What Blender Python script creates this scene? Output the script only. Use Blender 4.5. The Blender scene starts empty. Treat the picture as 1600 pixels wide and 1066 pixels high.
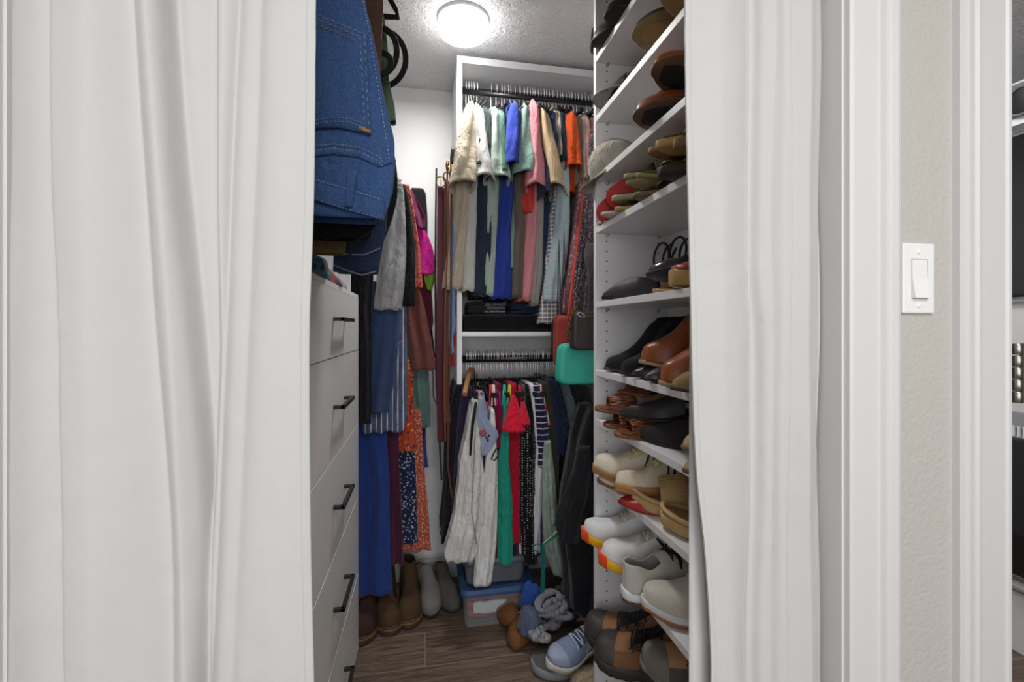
import bpy, bmesh, math, random
from mathutils import Vector, Matrix, noise
PI = math.pi
SC = bpy.context.scene
COL = SC.collection
# ------------------------------------------------------------------ camera
YAW = math.radians(10.83); F = 711.0; HC = 1.25
cam_d = bpy.data.cameras.new('camera'); cam = bpy.data.objects.new('camera', cam_d); COL.objects.link(cam)
cam.location = (0, 0, HC); cam.rotation_euler = (PI/2, 0, -YAW)
cam_d.sensor_width = 36; cam_d.lens = 36*F/1600; cam_d.shift_y = -20/1600; cam_d.clip_start = 0.02
SC.camera = cam
# ------------------------------------------------------------------ world, lights, exposure
w = bpy.data.worlds.new('world'); SC.world = w; w.use_nodes = True
w.node_tree.nodes['Background'].inputs[0].default_value = (.9, .93, 1, 1)
w.node_tree.nodes['Background'].inputs[1].default_value = 0.25
SC.view_settings.view_transform = 'Standard'; SC.view_settings.look = 'None'
SC.view_settings.gamma = 1; SC.view_settings.use_curve_mapping = False
SC.view_settings.exposure = 1.1
def area(name, loc, rot, sx, sy, p, col=(1, 1, 1)):
    d = bpy.data.lights.new(name, 'AREA'); d.shape = 'RECTANGLE'; d.size = sx; d.size_y = sy
    d.energy = p; d.color = col
    o = bpy.data.objects.new(name, d); COL.objects.link(o); o.location = loc; o.rotation_euler = rot; return o
area('hall_ceiling_light', (0.3, -0.75, 2.40), (0, 0, 0), .5, .5, 12.5, (1, .98, .95))
area('hall_rear_fill', (-.2, -2.1, 1.5), (math.radians(90), 0, 0), 2.2, 1.6, 23, (.97, .98, 1))  # broad fill lamp added behind the camera; the hall has no window there
area('laundry_ceiling_light', (1.6, 1.3, 2.40), (0, 0, 0), .4, .4, 5)
lp = bpy.data.lights.new('closet_lamp_light', 'AREA'); lp.shape = 'DISK'; lp.size = .18; lp.energy = 4.6; lp.color = (1, .98, .95)
lpo = bpy.data.objects.new('closet_lamp_light', lp); COL.objects.link(lpo)

# ------------------------------------------------------------------ helpers
def ang(px): return YAW + math.atan((px-800)/F)
def XY(px, Y): return Y*math.tan(ang(px))
def zd(x, y): return y*math.cos(YAW) + x*math.sin(YAW)
def P(px, py, Y):
    x = XY(px, Y); return Vector((x, Y, HC - (py-513)/F*zd(x, Y)))
def PX(px, py, X):
    y = X/math.tan(ang(px)); return Vector((X, y, HC - (py-513)/F*zd(X, y)))
def ZY(px, py, Y): return P(px, py, Y).z
def lin(h):
    h = h.lstrip('#'); r = []
    for i in (0, 2, 4):
        c = int(h[i:i+2], 16)/255
        r.append(c/12.92 if c <= .04045 else ((c+.055)/1.055)**2.4)
    return (*r, 1)
def itp(tab, s):
    if s <= tab[0][0]: return tab[0][1]
    for i in range(len(tab)-1):
        a, b = tab[i], tab[i+1]
        if s <= b[0]:
            q = (s-a[0])/(b[0]-a[0]+1e-9)
            p0 = tab[i-1] if i > 0 else a; p3 = tab[i+2] if i+2 < len(tab) else b
            m1 = (b[1]-p0[1])/(b[0]-p0[0]+1e-9)*(b[0]-a[0]); m2 = (p3[1]-a[1])/(p3[0]-a[0]+1e-9)*(b[0]-a[0])
            d = b[1]-a[1]
            if d*m1 < 0: m1 = 0
            if d*m2 < 0: m2 = 0
            m1 = max(-3*abs(d), min(3*abs(d), m1)); m2 = max(-3*abs(d), min(3*abs(d), m2))
            q2, q3 = q*q, q*q*q
            return (2*q3-3*q2+1)*a[1]+(q3-2*q2+q)*m1+(-2*q3+3*q2)*b[1]+(q3-q2)*m2
    return tab[-1][1]
class MB:
    def __init__(s): s.v = []; s.f = []
    def add(s, vs, fs):
        n = len(s.v); s.v += [tuple(v) for v in vs]; s.f += [tuple(i+n for i in f) for f in fs]
    def box(s, a, b):
        x0, y0, z0 = a; x1, y1, z1 = b
        s.add([(x0,y0,z0),(x1,y0,z0),(x1,y1,z0),(x0,y1,z0),(x0,y0,z1),(x1,y0,z1),(x1,y1,z1),(x0,y1,z1)],
              [(0,3,2,1),(4,5,6,7),(0,1,5,4),(1,2,6,5),(2,3,7,6),(3,0,4,7)])
    def loft(s, rings, closed=True, c0=False, c1=False):
        n = len(rings[0]); vs = [p for r in rings for p in r]; fs = []
        for i in range(len(rings)-1):
            for j in range(n if closed else n-1):
                k = (j+1) % n
                fs.append((i*n+j, i*n+k, (i+1)*n+k, (i+1)*n+j))
        if c0: fs.append(tuple(reversed(range(n))))
        if c1: fs.append(tuple((len(rings)-1)*n+j for j in range(n)))
        s.add(vs, fs)
    def tube(s, pts, r, n=8, r2=None):
        pts = [Vector(p) for p in pts]; rings = []; up = None
        for i, p in enumerate(pts):
            d = (pts[min(i+1, len(pts)-1)]-pts[max(i-1, 0)])
            if d.length < 1e-9: d = Vector((0, 0, 1))
            d.normalize()
            if up is None: up = Vector((0, 0, 1)) if abs(d.z) < .9 else Vector((1, 0, 0))
            e1 = d.cross(up)
            if e1.length < 1e-5: e1 = d.cross(Vector((0, 1, 0)))
            e1.normalize(); e2 = e1.cross(d); up = e2
            rr = r[i] if isinstance(r, (list, tuple)) else r; rb = rr if r2 is None else r2
            rings.append([p+e1*rr*math.cos(2*PI*k/n)+e2*rb*math.sin(2*PI*k/n) for k in range(n)])
        s.loft(rings, True, True, True)
    def strip(s, pts, side, w, th):
        """flat band: pts along it, side = vector across it, w width, th thickness"""
        pts = [Vector(p) for p in pts]; sd = Vector(side).normalized(); rings = []
        for i, p in enumerate(pts):
            d = (pts[min(i+1, len(pts)-1)]-pts[max(i-1, 0)]).normalized(); nn = d.cross(sd).normalized()
            ww = w[i] if isinstance(w, (list, tuple)) else w
            rings.append([p+sd*ww/2+nn*th/2, p-sd*ww/2+nn*th/2, p-sd*ww/2-nn*th/2, p+sd*ww/2-nn*th/2])
        s.loft(rings, True, True, True)
    def lathe(s, prof, c=(0, 0, 0), n=40, axis='z', c0=True, c1=True):
        rings = []
        for r, h in prof:
            ring = []
            for k in range(n):
                a = 2*PI*k/n
                q = (r*math.cos(a), r*math.sin(a), h) if axis == 'z' else ((r*math.cos(a), h, r*math.sin(a)) if axis == 'y' else (h, r*math.cos(a), r*math.sin(a)))
                ring.append(Vector(c)+Vector(q))
            rings.append(ring)
        s.loft(rings, True, c0, c1)
    def build(s, name, m, parent=None, smooth=True, bevel=0, solid=0, sub=0, origin=None, off=0, merge=0, ang_=None):
        me = bpy.data.meshes.new(name)
        o0 = Vector(origin) if origin is not None else Vector((0, 0, 0))
        me.from_pydata([tuple(Vector(v)-o0) for v in s.v], [], s.f)
        bm = bmesh.new(); bm.from_mesh(me)
        if merge: bmesh.ops.remove_doubles(bm, verts=bm.verts, dist=merge)
        bmesh.ops.recalc_face_normals(bm, faces=bm.faces)
        bm.to_mesh(me); bm.free()
        if smooth:
            for p in me.polygons: p.use_smooth = True
        me.materials.append(m)
        o = bpy.data.objects.new(name, me); COL.objects.link(o); o.location = o0
        if parent is not None:
            o.parent = parent
        if solid:
            q = o.modifiers.new('solid', 'SOLIDIFY'); q.thickness = solid; q.offset = off
        if bevel:
            q = o.modifiers.new('bevel', 'BEVEL'); q.width = bevel; q.segments = 2; q.limit_method = 'ANGLE'
        if sub:
            q = o.modifiers.new('sub', 'SUBSURF'); q.levels = sub; q.render_levels = sub
        if smooth and ang_:
            me.set_sharp_from_angle(angle=math.radians(ang_))
        return o
def tag(o, label, cat, group=None, kind=None):
    o['label'] = label; o['category'] = cat
    if group: o['group'] = group
    if kind: o['kind'] = kind
    return o
def thing(name, label, cat, loc=(0, 0, 0), group=None, rot=(0, 0, 0)):
    o = bpy.data.objects.new(name, None); COL.objects.link(o); o.location = loc; o.rotation_euler = rot
    o.empty_display_size = .05
    return tag(o, label, cat, group)
def struct(o): o['kind'] = 'structure'; return o
def dup(root, loc, label=None, group=None, rot=None):
    r = root.copy(); COL.objects.link(r); r.location = loc
    if rot is not None: r.rotation_euler = rot
    if label: r['label'] = label
    if group: r['group'] = group
    for ch in list(root.children):
        c = ch.copy(); COL.objects.link(c); c.parent = r
        for g in ch.children:
            d = g.copy(); COL.objects.link(d); d.parent = c
    return r
# ------------------------------------------------------------------ materials
MATS = {}
def newmat(name):
    m = bpy.data.materials.new(name); m.use_nodes = True; nt = m.node_tree
    return m, nt, nt.nodes['Principled BSDF']
def nd(nt, t, **kw):
    n = nt.nodes.new(t)
    for k, v in kw.items():
        if k in n.inputs: n.inputs[k].default_value = v
        else: setattr(n, k, v)
    return n
def bumpify(nt, b, scale, strength, dist=.002, detail=3, coord='Object', stretch=None):
    tc = nd(nt, 'ShaderNodeTexCoord'); n = nd(nt, 'ShaderNodeTexNoise'); n.inputs['Scale'].default_value = scale; n.inputs['Detail'].default_value = detail
    if stretch:
        mp = nd(nt, 'ShaderNodeMapping'); mp.inputs['Scale'].default_value = stretch
        nt.links.new(tc.outputs[coord], mp.inputs[0]); nt.links.new(mp.outputs[0], n.inputs['Vector'])
    else: nt.links.new(tc.outputs[coord], n.inputs['Vector'])
    bp = nd(nt, 'ShaderNodeBump'); bp.inputs['Strength'].default_value = strength; bp.inputs['Distance'].default_value = dist
    nt.links.new(n.outputs[0], bp.inputs['Height']); nt.links.new(bp.outputs[0], b.inputs['Normal'])
    return tc, n, bp
def plain(hexc, rough=.5, metal=0, bump=0, bscale=60, coat=0):
    k = ('p', hexc, rough, metal, bump, bscale, coat)
    if k in MATS: return MATS[k]
    m, nt, b = newmat('surface_'+hexc.lstrip('#'))
    b.inputs['Base Color'].default_value = lin(hexc); b.inputs['Roughness'].default_value = rough; b.inputs['Metallic'].default_value = metal
    b.inputs['Coat Weight'].default_value = coat
    if bump: bumpify(nt, b, bscale, bump)
    else:
        tc = nd(nt, 'ShaderNodeTexCoord'); n = nd(nt, 'ShaderNodeTexNoise', Scale=30.0)
        mr = nd(nt, 'ShaderNodeMapRange'); mr.inputs[3].default_value = max(0, rough-.04); mr.inputs[4].default_value = min(1, rough+.04)
        nt.links.new(tc.outputs['Object'], n.inputs['Vector']); nt.links.new(n.outputs[0], mr.inputs[0]); nt.links.new(mr.outputs[0], b.inputs['Roughness'])
    MATS[k] = m; return m
def mixc(nt, fac, a, bcol):
    mx = nd(nt, 'ShaderNodeMix', data_type='RGBA')
    if isinstance(fac, float): mx.inputs[0].default_value = fac
    else: nt.links.new(fac, mx.inputs[0])
    for i, c in ((6, a), (7, bcol)):
        if isinstance(c, tuple): mx.inputs[i].default_value = c
        else: nt.links.new(c, mx.inputs[i])
    return mx.outputs[2]
def math_(nt, op, a, b=None):
    n = nd(nt, 'ShaderNodeMath', operation=op)
    for i, x in enumerate((a, b)):
        if x is None: continue
        if isinstance(x, (int, float)): n.inputs[i].default_value = x
        else: nt.links.new(x, n.inputs[i])
    return n.outputs[0]
def fab(hexc, pat=None, h2='#ffffff', h3=None, sc=60, rough=.9, wr=1.0, duty=.5, axis='X'):
    """woven cloth; pat: None, stripe, hstripe, floral, dots, plaid, denim, knit"""
    k = ('f', hexc, pat, h2, h3, sc, rough, wr, duty, axis)
    if k in MATS: return MATS[k]
    m, nt, b = newmat('cloth_'+hexc.lstrip('#')+('_'+pat if pat else ''))
    b.inputs['Roughness'].default_value = rough
    b.inputs['Sheen Weight'].default_value = .12; b.inputs['Specular IOR Level'].default_value = .15
    tc = nd(nt, 'ShaderNodeTexCoord'); co = tc.outputs['Object']
    n1 = nd(nt, 'ShaderNodeTexNoise', Scale=14.0, Detail=4.0); nt.links.new(co, n1.inputs['Vector'])
    base = lin(hexc); dk = tuple(c*.82 for c in base[:3])+(1,)
    col = mixc(nt, n1.outputs[0], base, dk)
    sp = nd(nt, 'ShaderNodeSeparateXYZ'); nt.links.new(co, sp.inputs[0])
    ax = {'X': 0, 'Y': 1, 'Z': 2}
    def band(axis, s, duty):
        f = math_(nt, 'FRACT', math_(nt, 'MULTIPLY', sp.outputs[ax[axis]], s)); return math_(nt, 'LESS_THAN', f, duty)
    if pat == 'stripe': col = mixc(nt, band(axis, sc, duty), col, lin(h2))
    elif pat == 'hstripe': col = mixc(nt, band('Z', sc, duty), col, lin(h2))
    elif pat == 'plaid':
        col = mixc(nt, math_(nt, 'MULTIPLY', band('X', sc, .5), .55), col, lin(h2))
        col = mixc(nt, math_(nt, 'MULTIPLY', band('Z', sc, .4), .6), col, lin(h3 or h2))
        col = mixc(nt, math_(nt, 'MULTIPLY', band('X', sc*1.01, .12), .8), col, lin('#e8e4da'))
    elif pat in ('floral', 'dots'):
        v = nd(nt, 'ShaderNodeTexVoronoi', Scale=float(sc)); v.inputs['Randomness'].default_value = 1.0 if pat == 'floral' else .25
        nz = nd(nt, 'ShaderNodeTexNoise', Scale=sc*1.5); nt.links.new(co, nz.inputs['Vector'])
        if pat == 'floral':
            vv = nd(nt, 'ShaderNodeMix', data_type='VECTOR'); vv.inputs[0].default_value = .012
            nt.links.new(co, vv.inputs[4]); nt.links.new(nz.outputs[1], vv.inputs[5]); nt.links.new(vv.outputs[1], v.inputs['Vector'])
        else: nt.links.new(co, v.inputs['Vector'])
        th = math_(nt, 'LESS_THAN', v.outputs['Distance'], duty*.75 if pat == 'floral' else duty*.5)
        c2 = lin(h2)
        if h3:
            s2 = nd(nt, 'ShaderNodeSeparateColor'); nt.links.new(v.outputs['Color'], s2.inputs[0])
            c2 = mixc(nt, math_(nt, 'GREATER_THAN', s2.outputs[0], .5), lin(h2), lin(h3))
        col = mixc(nt, th, col, c2)
    elif pat == 'denim':
        n3 = nd(nt, 'ShaderNodeTexNoise', Scale=700.0, Detail=2.0); nt.links.new(co, n3.inputs['Vector'])
        cr = nd(nt, 'ShaderNodeValToRGB'); cr.color_ramp.elements[0].position = .4; cr.color_ramp.elements[1].position = .68
        nt.links.new(n3.outputs[0], cr.inputs[0])
        col = mixc(nt, math_(nt, 'MULTIPLY', cr.outputs[0], .55), col, lin(h2))
    nt.links.new(col, b.inputs['Base Color'])
    nf = nd(nt, 'ShaderNodeTexNoise', Scale=900.0, Detail=1.0); nt.links.new(co, nf.inputs['Vector'])
    mp = nd(nt, 'ShaderNodeMapping'); mp.inputs['Scale'].default_value = (1, 1, .35); nt.links.new(co, mp.inputs[0])
    nw = nd(nt, 'ShaderNodeTexNoise', Scale=26.0, Detail=4.0, Distortion=.6); nt.links.new(mp.outputs[0], nw.inputs['Vector'])
    nr = nd(nt, 'ShaderNodeTexNoise', Scale=17.0, Detail=5.0, Distortion=1.4, Roughness=.55); nt.links.new(mp.outputs[0], nr.inputs['Vector'])
    rdg = math_(nt, 'POWER', math_(nt, 'ABSOLUTE', math_(nt, 'SUBTRACT', nr.outputs[0], .5)), .6)
    hsum = math_(nt, 'ADD', nw.outputs[0], math_(nt, 'MULTIPLY', rdg, 1.1))
    b1 = nd(nt, 'ShaderNodeBump', Strength=min(1, .55*wr), Distance=.014); nt.links.new(hsum, b1.inputs['Height'])
    b2 = nd(nt, 'ShaderNodeBump', Strength=.35, Distance=.0006)
    if pat == 'knit':
        wv = nd(nt, 'ShaderNodeTexWave', Scale=120.0, bands_direction='Z'); nt.links.new(co, wv.inputs['Vector'])
        nt.links.new(wv.outputs[1], b2.inputs['Height']); b2.inputs['Distance'].default_value = .0015; b2.inputs['Strength'].default_value = .6
    else: nt.links.new(nf.outputs[0], b2.inputs['Height'])
    nt.links.new(b1.outputs[0], b2.inputs['Normal']); nt.links.new(b2.outputs[0], b.inputs['Normal'])
    MATS[k] = m; return m
def leather(hexc, rough=.42, bump=.15): return plain(hexc, rough, 0, bump, 220, 0)
def suede(hexc): return plain(hexc, .95, 0, .35, 350)
# ------------------------------------------------------------------ room materials
def wall_mat(name, hexc, scale, strength, rough=.75, dist=.002):
    m, nt, b = newmat(name); b.inputs['Base Color'].default_value = lin(hexc); b.inputs['Roughness'].default_value = rough
    bumpify(nt, b, scale, strength, dist, 5); return m
M_wall = wall_mat('painted_wall', '#b8b5af', 130, .55, dist=.003)
M_wallin = wall_mat('closet_wall', '#e6e6e6', 90, .25)
M_trim = wall_mat('white_trim', '#d0d0d0', 8, .03, .4)
M_mel = plain('#e6e6e7', .38)
M_edge = plain('#ededed', .35)
M_drawer = plain('#ecebe8', .35)
M_black = plain('#1c1c1e', .35); M_chrome = plain('#c8c8ca', .2, 1); M_rod = plain('#3a3a3c', .35, .8)
def ceil_mat():
    m, nt, b = newmat('knockdown_ceiling'); b.inputs['Base Color'].default_value = lin('#e8e8e9'); b.inputs['Roughness'].default_value = .85
    tc = nd(nt, 'ShaderNodeTexCoord'); n = nd(nt, 'ShaderNodeTexNoise', Scale=55.0, Detail=3.0, Distortion=1.2)
    cr = nd(nt, 'ShaderNodeValToRGB'); cr.color_ramp.elements[0].position = .44; cr.color_ramp.elements[1].position = .58
    bp = nd(nt, 'ShaderNodeBump', Strength=.8, Distance=.005)
    nt.links.new(tc.outputs['Object'], n.inputs['Vector']); nt.links.new(n.outputs[0], cr.inputs[0]); nt.links.new(cr.outputs[0], bp.inputs['Height']); nt.links.new(bp.outputs[0], b.inputs['Normal'])
    return m
def floor_mat():
    m, nt, b = newmat('vinyl_plank_floor'); b.inputs['Roughness'].default_value = .42
    tc = nd(nt, 'ShaderNodeTexCoord')
    br = nd(nt, 'ShaderNodeTexBrick'); br.inputs['Scale'].default_value = 1; br.inputs['Brick Width'].default_value = 1.22; br.inputs['Row Height'].default_value = .19
    br.inputs['Mortar Size'].default_value = .0022; br.inputs['Color1'].default_value = (.3, .3, .3, 1); br.inputs['Color2'].default_value = (.8, .8, .8, 1); br.inputs['Mortar'].default_value = (0, 0, 0, 1)
    br.offset = .37
    nt.links.new(tc.outputs['Object'], br.inputs['Vector'])
    mp = nd(nt, 'ShaderNodeMapping'); mp.inputs['Scale'].default_value = (1.2, 14, 1); nt.links.new(tc.outputs['Object'], mp.inputs[0])
    va = nd(nt, 'ShaderNodeVectorMath', operation='ADD'); nt.links.new(mp.outputs[0], va.inputs[0])
    vs = nd(nt, 'ShaderNodeVectorMath', operation='SCALE'); vs.inputs['Scale'].default_value = 7; nt.links.new(br.outputs['Color'], vs.inputs[0]); nt.links.new(vs.outputs[0], va.inputs[1])
    n = nd(nt, 'ShaderNodeTexNoise', Scale=3.2, Detail=8.0, Distortion=1.5, Roughness=.65); nt.links.new(va.outputs[0], n.inputs['Vector'])
    cr = nd(nt, 'ShaderNodeValToRGB'); e = cr.color_ramp.elements
    e[0].position = .3; e[0].color = lin('#40342c'); e[1].position = .72; e[1].color = lin('#8a7766')
    x = cr.color_ramp.elements.new(.5); x.color = lin('#65564a')
    nt.links.new(n.outputs[0], cr.inputs[0])
    c = mixc(nt, math_(nt, 'MULTIPLY', br.outputs['Fac'], .8), cr.outputs[0], lin('#8f8070'))
    nt.links.new(c, b.inputs['Base Color'])
    bp = nd(nt, 'ShaderNodeBump', Strength=.15, Distance=.001); nt.links.new(n.outputs[0], bp.inputs['Height']); nt.links.new(bp.outputs[0], b.inputs['Normal'])
    return m
M_floor = floor_mat(); M_ceil = ceil_mat()
# ------------------------------------------------------------------ room shell
CH = 2.44; FY0, FY1 = .62, .74; BY = 2.31; LX = -.75; RX = .79
OL, OR, OH = -.47, XY(1315, FY0), 2.04         # closet opening
D2 = XY(1572, FY0); D2R = D2+.82                # laundry doorway
def wbox(name, a, b, m, bevel=0):
    q = MB(); q.box(a, b); return struct(q.build(name, m, None, smooth=False, bevel=bevel))
wbox('floor', (-1.7, -2.3, -.06), (3.15, 2.45, 0), M_floor)
wbox('ceiling', (-1.7, -2.3, CH), (3.15, 2.45, CH+.08), M_ceil)
q = MB()
q.box((-1.6, FY0, 0), (OL-.018, FY1, CH)); q.box((OL-.018, FY0, OH+.018), (OR+.018, FY1, CH)); q.box((OR+.018, FY0, 0), (D2-.018, FY1, CH))
q.box((D2-.018, FY0, OH+.018), (D2R+.018, FY1, CH)); q.box((D2R+.018, FY0, 0), (3.1, FY1, CH))
struct(q.build('wall_front', M_wall, smooth=False))
wbox('wall_back', (LX-.1, BY, 0), (3.1, BY+.12, CH), M_wallin)
wbox('wall_left', (LX-.1, FY1, 0), (LX, BY, CH), M_wallin)
wbox('wall_right', (RX, FY1, 0), (RX+.12, BY, CH), M_wallin)
wbox('wall_hall_left', (-1.7, -2.3, 0), (-1.6, FY0, CH), M_wall)
wbox('wall_hall_right', (3.05, -2.3, 0), (3.15, FY0, CH), M_wall)
wbox('wall_hall_rear', (-1.6, -2.4, 0), (3.05, -2.3, CH), M_wall)
wbox('wall_laundry', (3.05, FY1, 0), (3.15, BY, CH), M_wallin)
# jambs and casings
def casing(name, x0, x1, top):
    """moulded vertical casing profile swept from floor to top"""
    w_ = x1-x0; q = MB()
    pr = [(0, 0), (0, .010), (.05, .014), (.10, .014), (.13, .011), (.62, .011), (.66, .018), (.72, .019), (.76, .014), (.80, .018), (.9, .019), (.97, .017), (1, .012), (1, 0)]
    if x1 < x0: pass
    rings = [[(x0+u*w_, FY0-d, z) for u, d in pr] for z in (0, top)]
    q.loft(rings, True, True, True)
    return struct(q.build(name, M_trim, smooth=False))
CE = XY(1405, FY0-.012)
casing('trim_1', OR+.004, CE, OH+.11)
casing('trim_2', OL-.004, OL-.118, OH+.11)
casing('trim_3', D2-.004, XY(1500, FY0-.012), OH+.11)
casing('trim_4', D2R+.004, D2R+.118, OH+.11)
wbox('trim_5', (OL-.118, FY0-.018, OH), (CE, FY0, OH+.11), M_trim, .003)
wbox('trim_6', (XY(1500, FY0-.012), FY0-.018, OH), (D2R+.118, FY0, OH+.11), M_trim, .003)
q = MB(); q.box((OR, FY0, 0), (OR+.018, FY1, OH)); q.box((OL-.018, FY0, 0), (OL, FY1, OH)); q.box((OL-.018, FY0, OH), (OR+.018, FY1, OH+.018))
struct(q.build('trim_7', M_trim, smooth=False))
q = MB(); q.box((D2-.018, FY0, 0), (D2, FY1, OH)); q.box((D2R, FY0, 0), (D2R+.018, FY1, OH)); q.box((D2-.018, FY0, OH), (D2R+.018, FY1, OH+.018))
jam2 = struct(q.build('trim_8', M_trim, smooth=False))
def baseboard(name, a, b):
    q = MB(); q.box(a, b); return struct(q.build(name, M_trim, smooth=False, bevel=.004))
baseboard('baseboard_back', (LX, BY-.014, 0), (RX, BY, .12))
q = MB(); q.box((LX, BY-.02, .085), (RX, BY-.013, .095)); struct(q.build('trim_9', M_trim, smooth=False, bevel=.002))
baseboard('baseboard_left', (LX, FY1, 0), (LX+.014, BY-.02, .12))
# door hinge on the laundry jamb
hz0, hz1 = ZY(1580, 629, FY0), ZY(1580, 536, FY0)
M_nickel = plain('#8c8a84', .3, 1)
hg = thing('door_hinge', 'brushed nickel door hinge on the edge of the laundry doorway', 'hinge', (D2+.014, FY0-.006, hz0))
q = MB(); hh = hz1-hz0
for k in range(5):
    q.lathe([(.0085, hh*k/5+.0008), (.0092, hh*k/5+.002), (.0092, hh*(k+1)/5-.002), (.0085, hh*(k+1)/5-.0008)], (0, 0, 0), 20)
q.build('knuckle', M_nickel, hg, ang_=40)
q = MB(); q.box((.008, -.002, 0), (.045, .001, hh)); q.build('leaf', M_nickel, hg, smooth=False, bevel=.0008)
q = MB(); q.box((-.0165, 0.004, 0), (-.0135, .05, hh)); q.build('leaf', M_nickel, hg, smooth=False)
for zz in (.2, .5, .8):
    q = MB(); q.lathe([(.0038, -.0035), (.0034, -.0045)], (.022+.008*(zz == .5), 0, hh*zz), 14, 'y'); q.build('screw', M_chrome, hg)
# light switch
s0, s1 = P(1406, 490, FY0), P(1455, 382, FY0); sw_, sh_ = s1.x-s0.x, s1.z-s0.z
sw = thing('light_switch', 'white rocker light switch plate on the greige wall between the door casings', 'switch', (s0.x, FY0, s0.z))
M_sw = plain('#e9e9e8', .35)
q = MB(); q.box((0, -.0055, 0), (sw_, 0, sh_)); q.build('plate', M_sw, sw, smooth=False, bevel=.0025)
q = MB(); x0, x1 = sw_*.27, sw_*.74; z0, z1 = sh_*.22, sh_*.76
q.box((x0-.0015, -.0062, z0-.0015), (x1+.0015, -.0052, z1+.0015)); q.build('bezel', plain('#b9b9b8', .5), sw, smooth=False)
q = MB(); zm = (z0+z1)/2
q.loft([[(x, -.0050, z0), (x, -.0125, z0), (x, -.0075, zm), (x, -.0065, z1), (x, -.0050, z1)] for x in (x0, x1)], True, True, True)
q.build('rocker', M_sw, sw, smooth=False, bevel=.0006)
for zz in (.11, .875):
    q = MB(); q.lathe([(.0034, -.0052), (.0034, -.0062), (.0026, -.0068)], (sw_*.49, 0, sh_*zz), 16, 'y'); q.build('screw', M_sw, sw)
# closet ceiling lamp
LY = 1.755; LXc = XY(724, LY)
lamp = thing('ceiling_lamp', 'small round white flush ceiling lamp glowing above the closet', 'lamp', (LXc, LY, CH))
q = MB(); q.lathe([(.098, 0), (.098, -.012), (.094, -.016)], (0, 0, 0), 56); q.build('base', plain('#efefef', .4), lamp, ang_=40)
M_glow, nt, b = newmat('lamp_diffuser'); b.inputs['Emission Color'].default_value = (1, .99, .97, 1); b.inputs['Emission Strength'].default_value = 5.5
q = MB(); q.lathe([(.093, -.014), (.095, -.02), (.095, -.046), (.090, -.055), (.08, -.058)], (0, 0, 0), 56, c0=False); q.build('diffuser', M_glow, lamp)
lpo.location = (LXc, LY, CH-.062)
# ------------------------------------------------------------------ shoe shelving unit (right)
UX, UF = .535, 1.375; UB = .785; UN = .76
SHZ = [2.097, 1.907, 1.717, 1.552, 1.315, 1.099, .942, .764, .561, .285]; ST = .019
unit = thing('shoe_shelf_unit', 'tall white melamine shoe shelving unit with slanting rows of shoes beside the right curtain', 'shelving', (UX, UF, 0))
def lb(q, a, b): q.box((a[0]-UX, a[1]-UF, a[2]), (b[0]-UX, b[1]-UF, b[2]))
def upart(name, bx, m, bev=.0012):
    q = MB()
    for a, b in bx: lb(q, a, b)
    return q.build(name, m, unit, smooth=False, bevel=bev)
upart('side_panel', [((UX, UF, .0), (UB, UF+ST, 2.40))], M_mel)
upart('side_panel', [((UX, UN-ST, .0), (UB, UN, 2.40))], M_mel)
upart('back_panel', [((UB-.003, UN, 0), (UB, UF, 2.40))], M_mel)
for z in SHZ: upart('shelf', [((UX, UN, z), (UB-.003, UF, z+ST))], M_mel)
upart('top_panel', [((UX, UN, 2.38), (UB-.003, UF, 2.40))], M_mel)
q = MB()
for xx in (UX+.037, UX+.215):
    z = .12
    while z < 2.3:
        q.lathe([(.0028, -.0008), (.0022, -.0010)], (xx-UX, 0, z), 10, 'y')
        z += .032
q.build('peg_holes', plain('#3c3c3c', .8), unit)
for z in SHZ:
    q = MB()
    for xx in (UX+.037, UX+.215): q.lathe([(.004, -.001), (.004, -.012), (.003, -.013)], (xx-UX, 0, z-.005), 10, 'y')
    q.build('shelf_pin', M_chrome, unit)
# ------------------------------------------------------------------ hanging unit (back wall)
HX0 = XY(714, 1.95); HX1 = XY(722, 1.95)
hu = thing('hanging_closet_unit', 'white melamine double hanging unit against the back wall of the closet', 'shelving', (HX0, 1.95, 0))
def hpart(name, a, b, m=M_mel):
    q = MB(); q.box((a[0]-HX0, a[1]-1.95, a[2]), (b[0]-HX0, b[1]-1.95, b[2])); return q.build(name, m, hu, smooth=False, bevel=.001)
hpart('side_panel', (HX0, 1.95, 1.0), (HX1, 2.305, 2.415))
hpart('top_shelf', (HX1, 1.95, 2.385), (RX, 2.305, 2.415))
hpart('middle_shelf', (HX1, 1.95, 1.215), (RX, 2.305, 1.235))
hpart('back_panel', (HX1, 2.300, 1.0), (RX, 2.308, 2.385))
R1 = (2.07, 2.33); R2 = (2.07, 1.11)
def rod(y, z, nm, label):
    q = MB(); q.tube([(HX1+.001, y, z), (RX-.002, y, z)], .009, 16, .016)
    o = q.build(nm, M_rod, None, origin=(HX1, y, z)); return tag(o, label, 'rail')
rod(*R1, 'clothes_rail', 'dark metal rail carrying the upper row of shirts'); rod(*R2, 'clothes_rail', 'dark metal rail carrying the lower row of tops')
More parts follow.
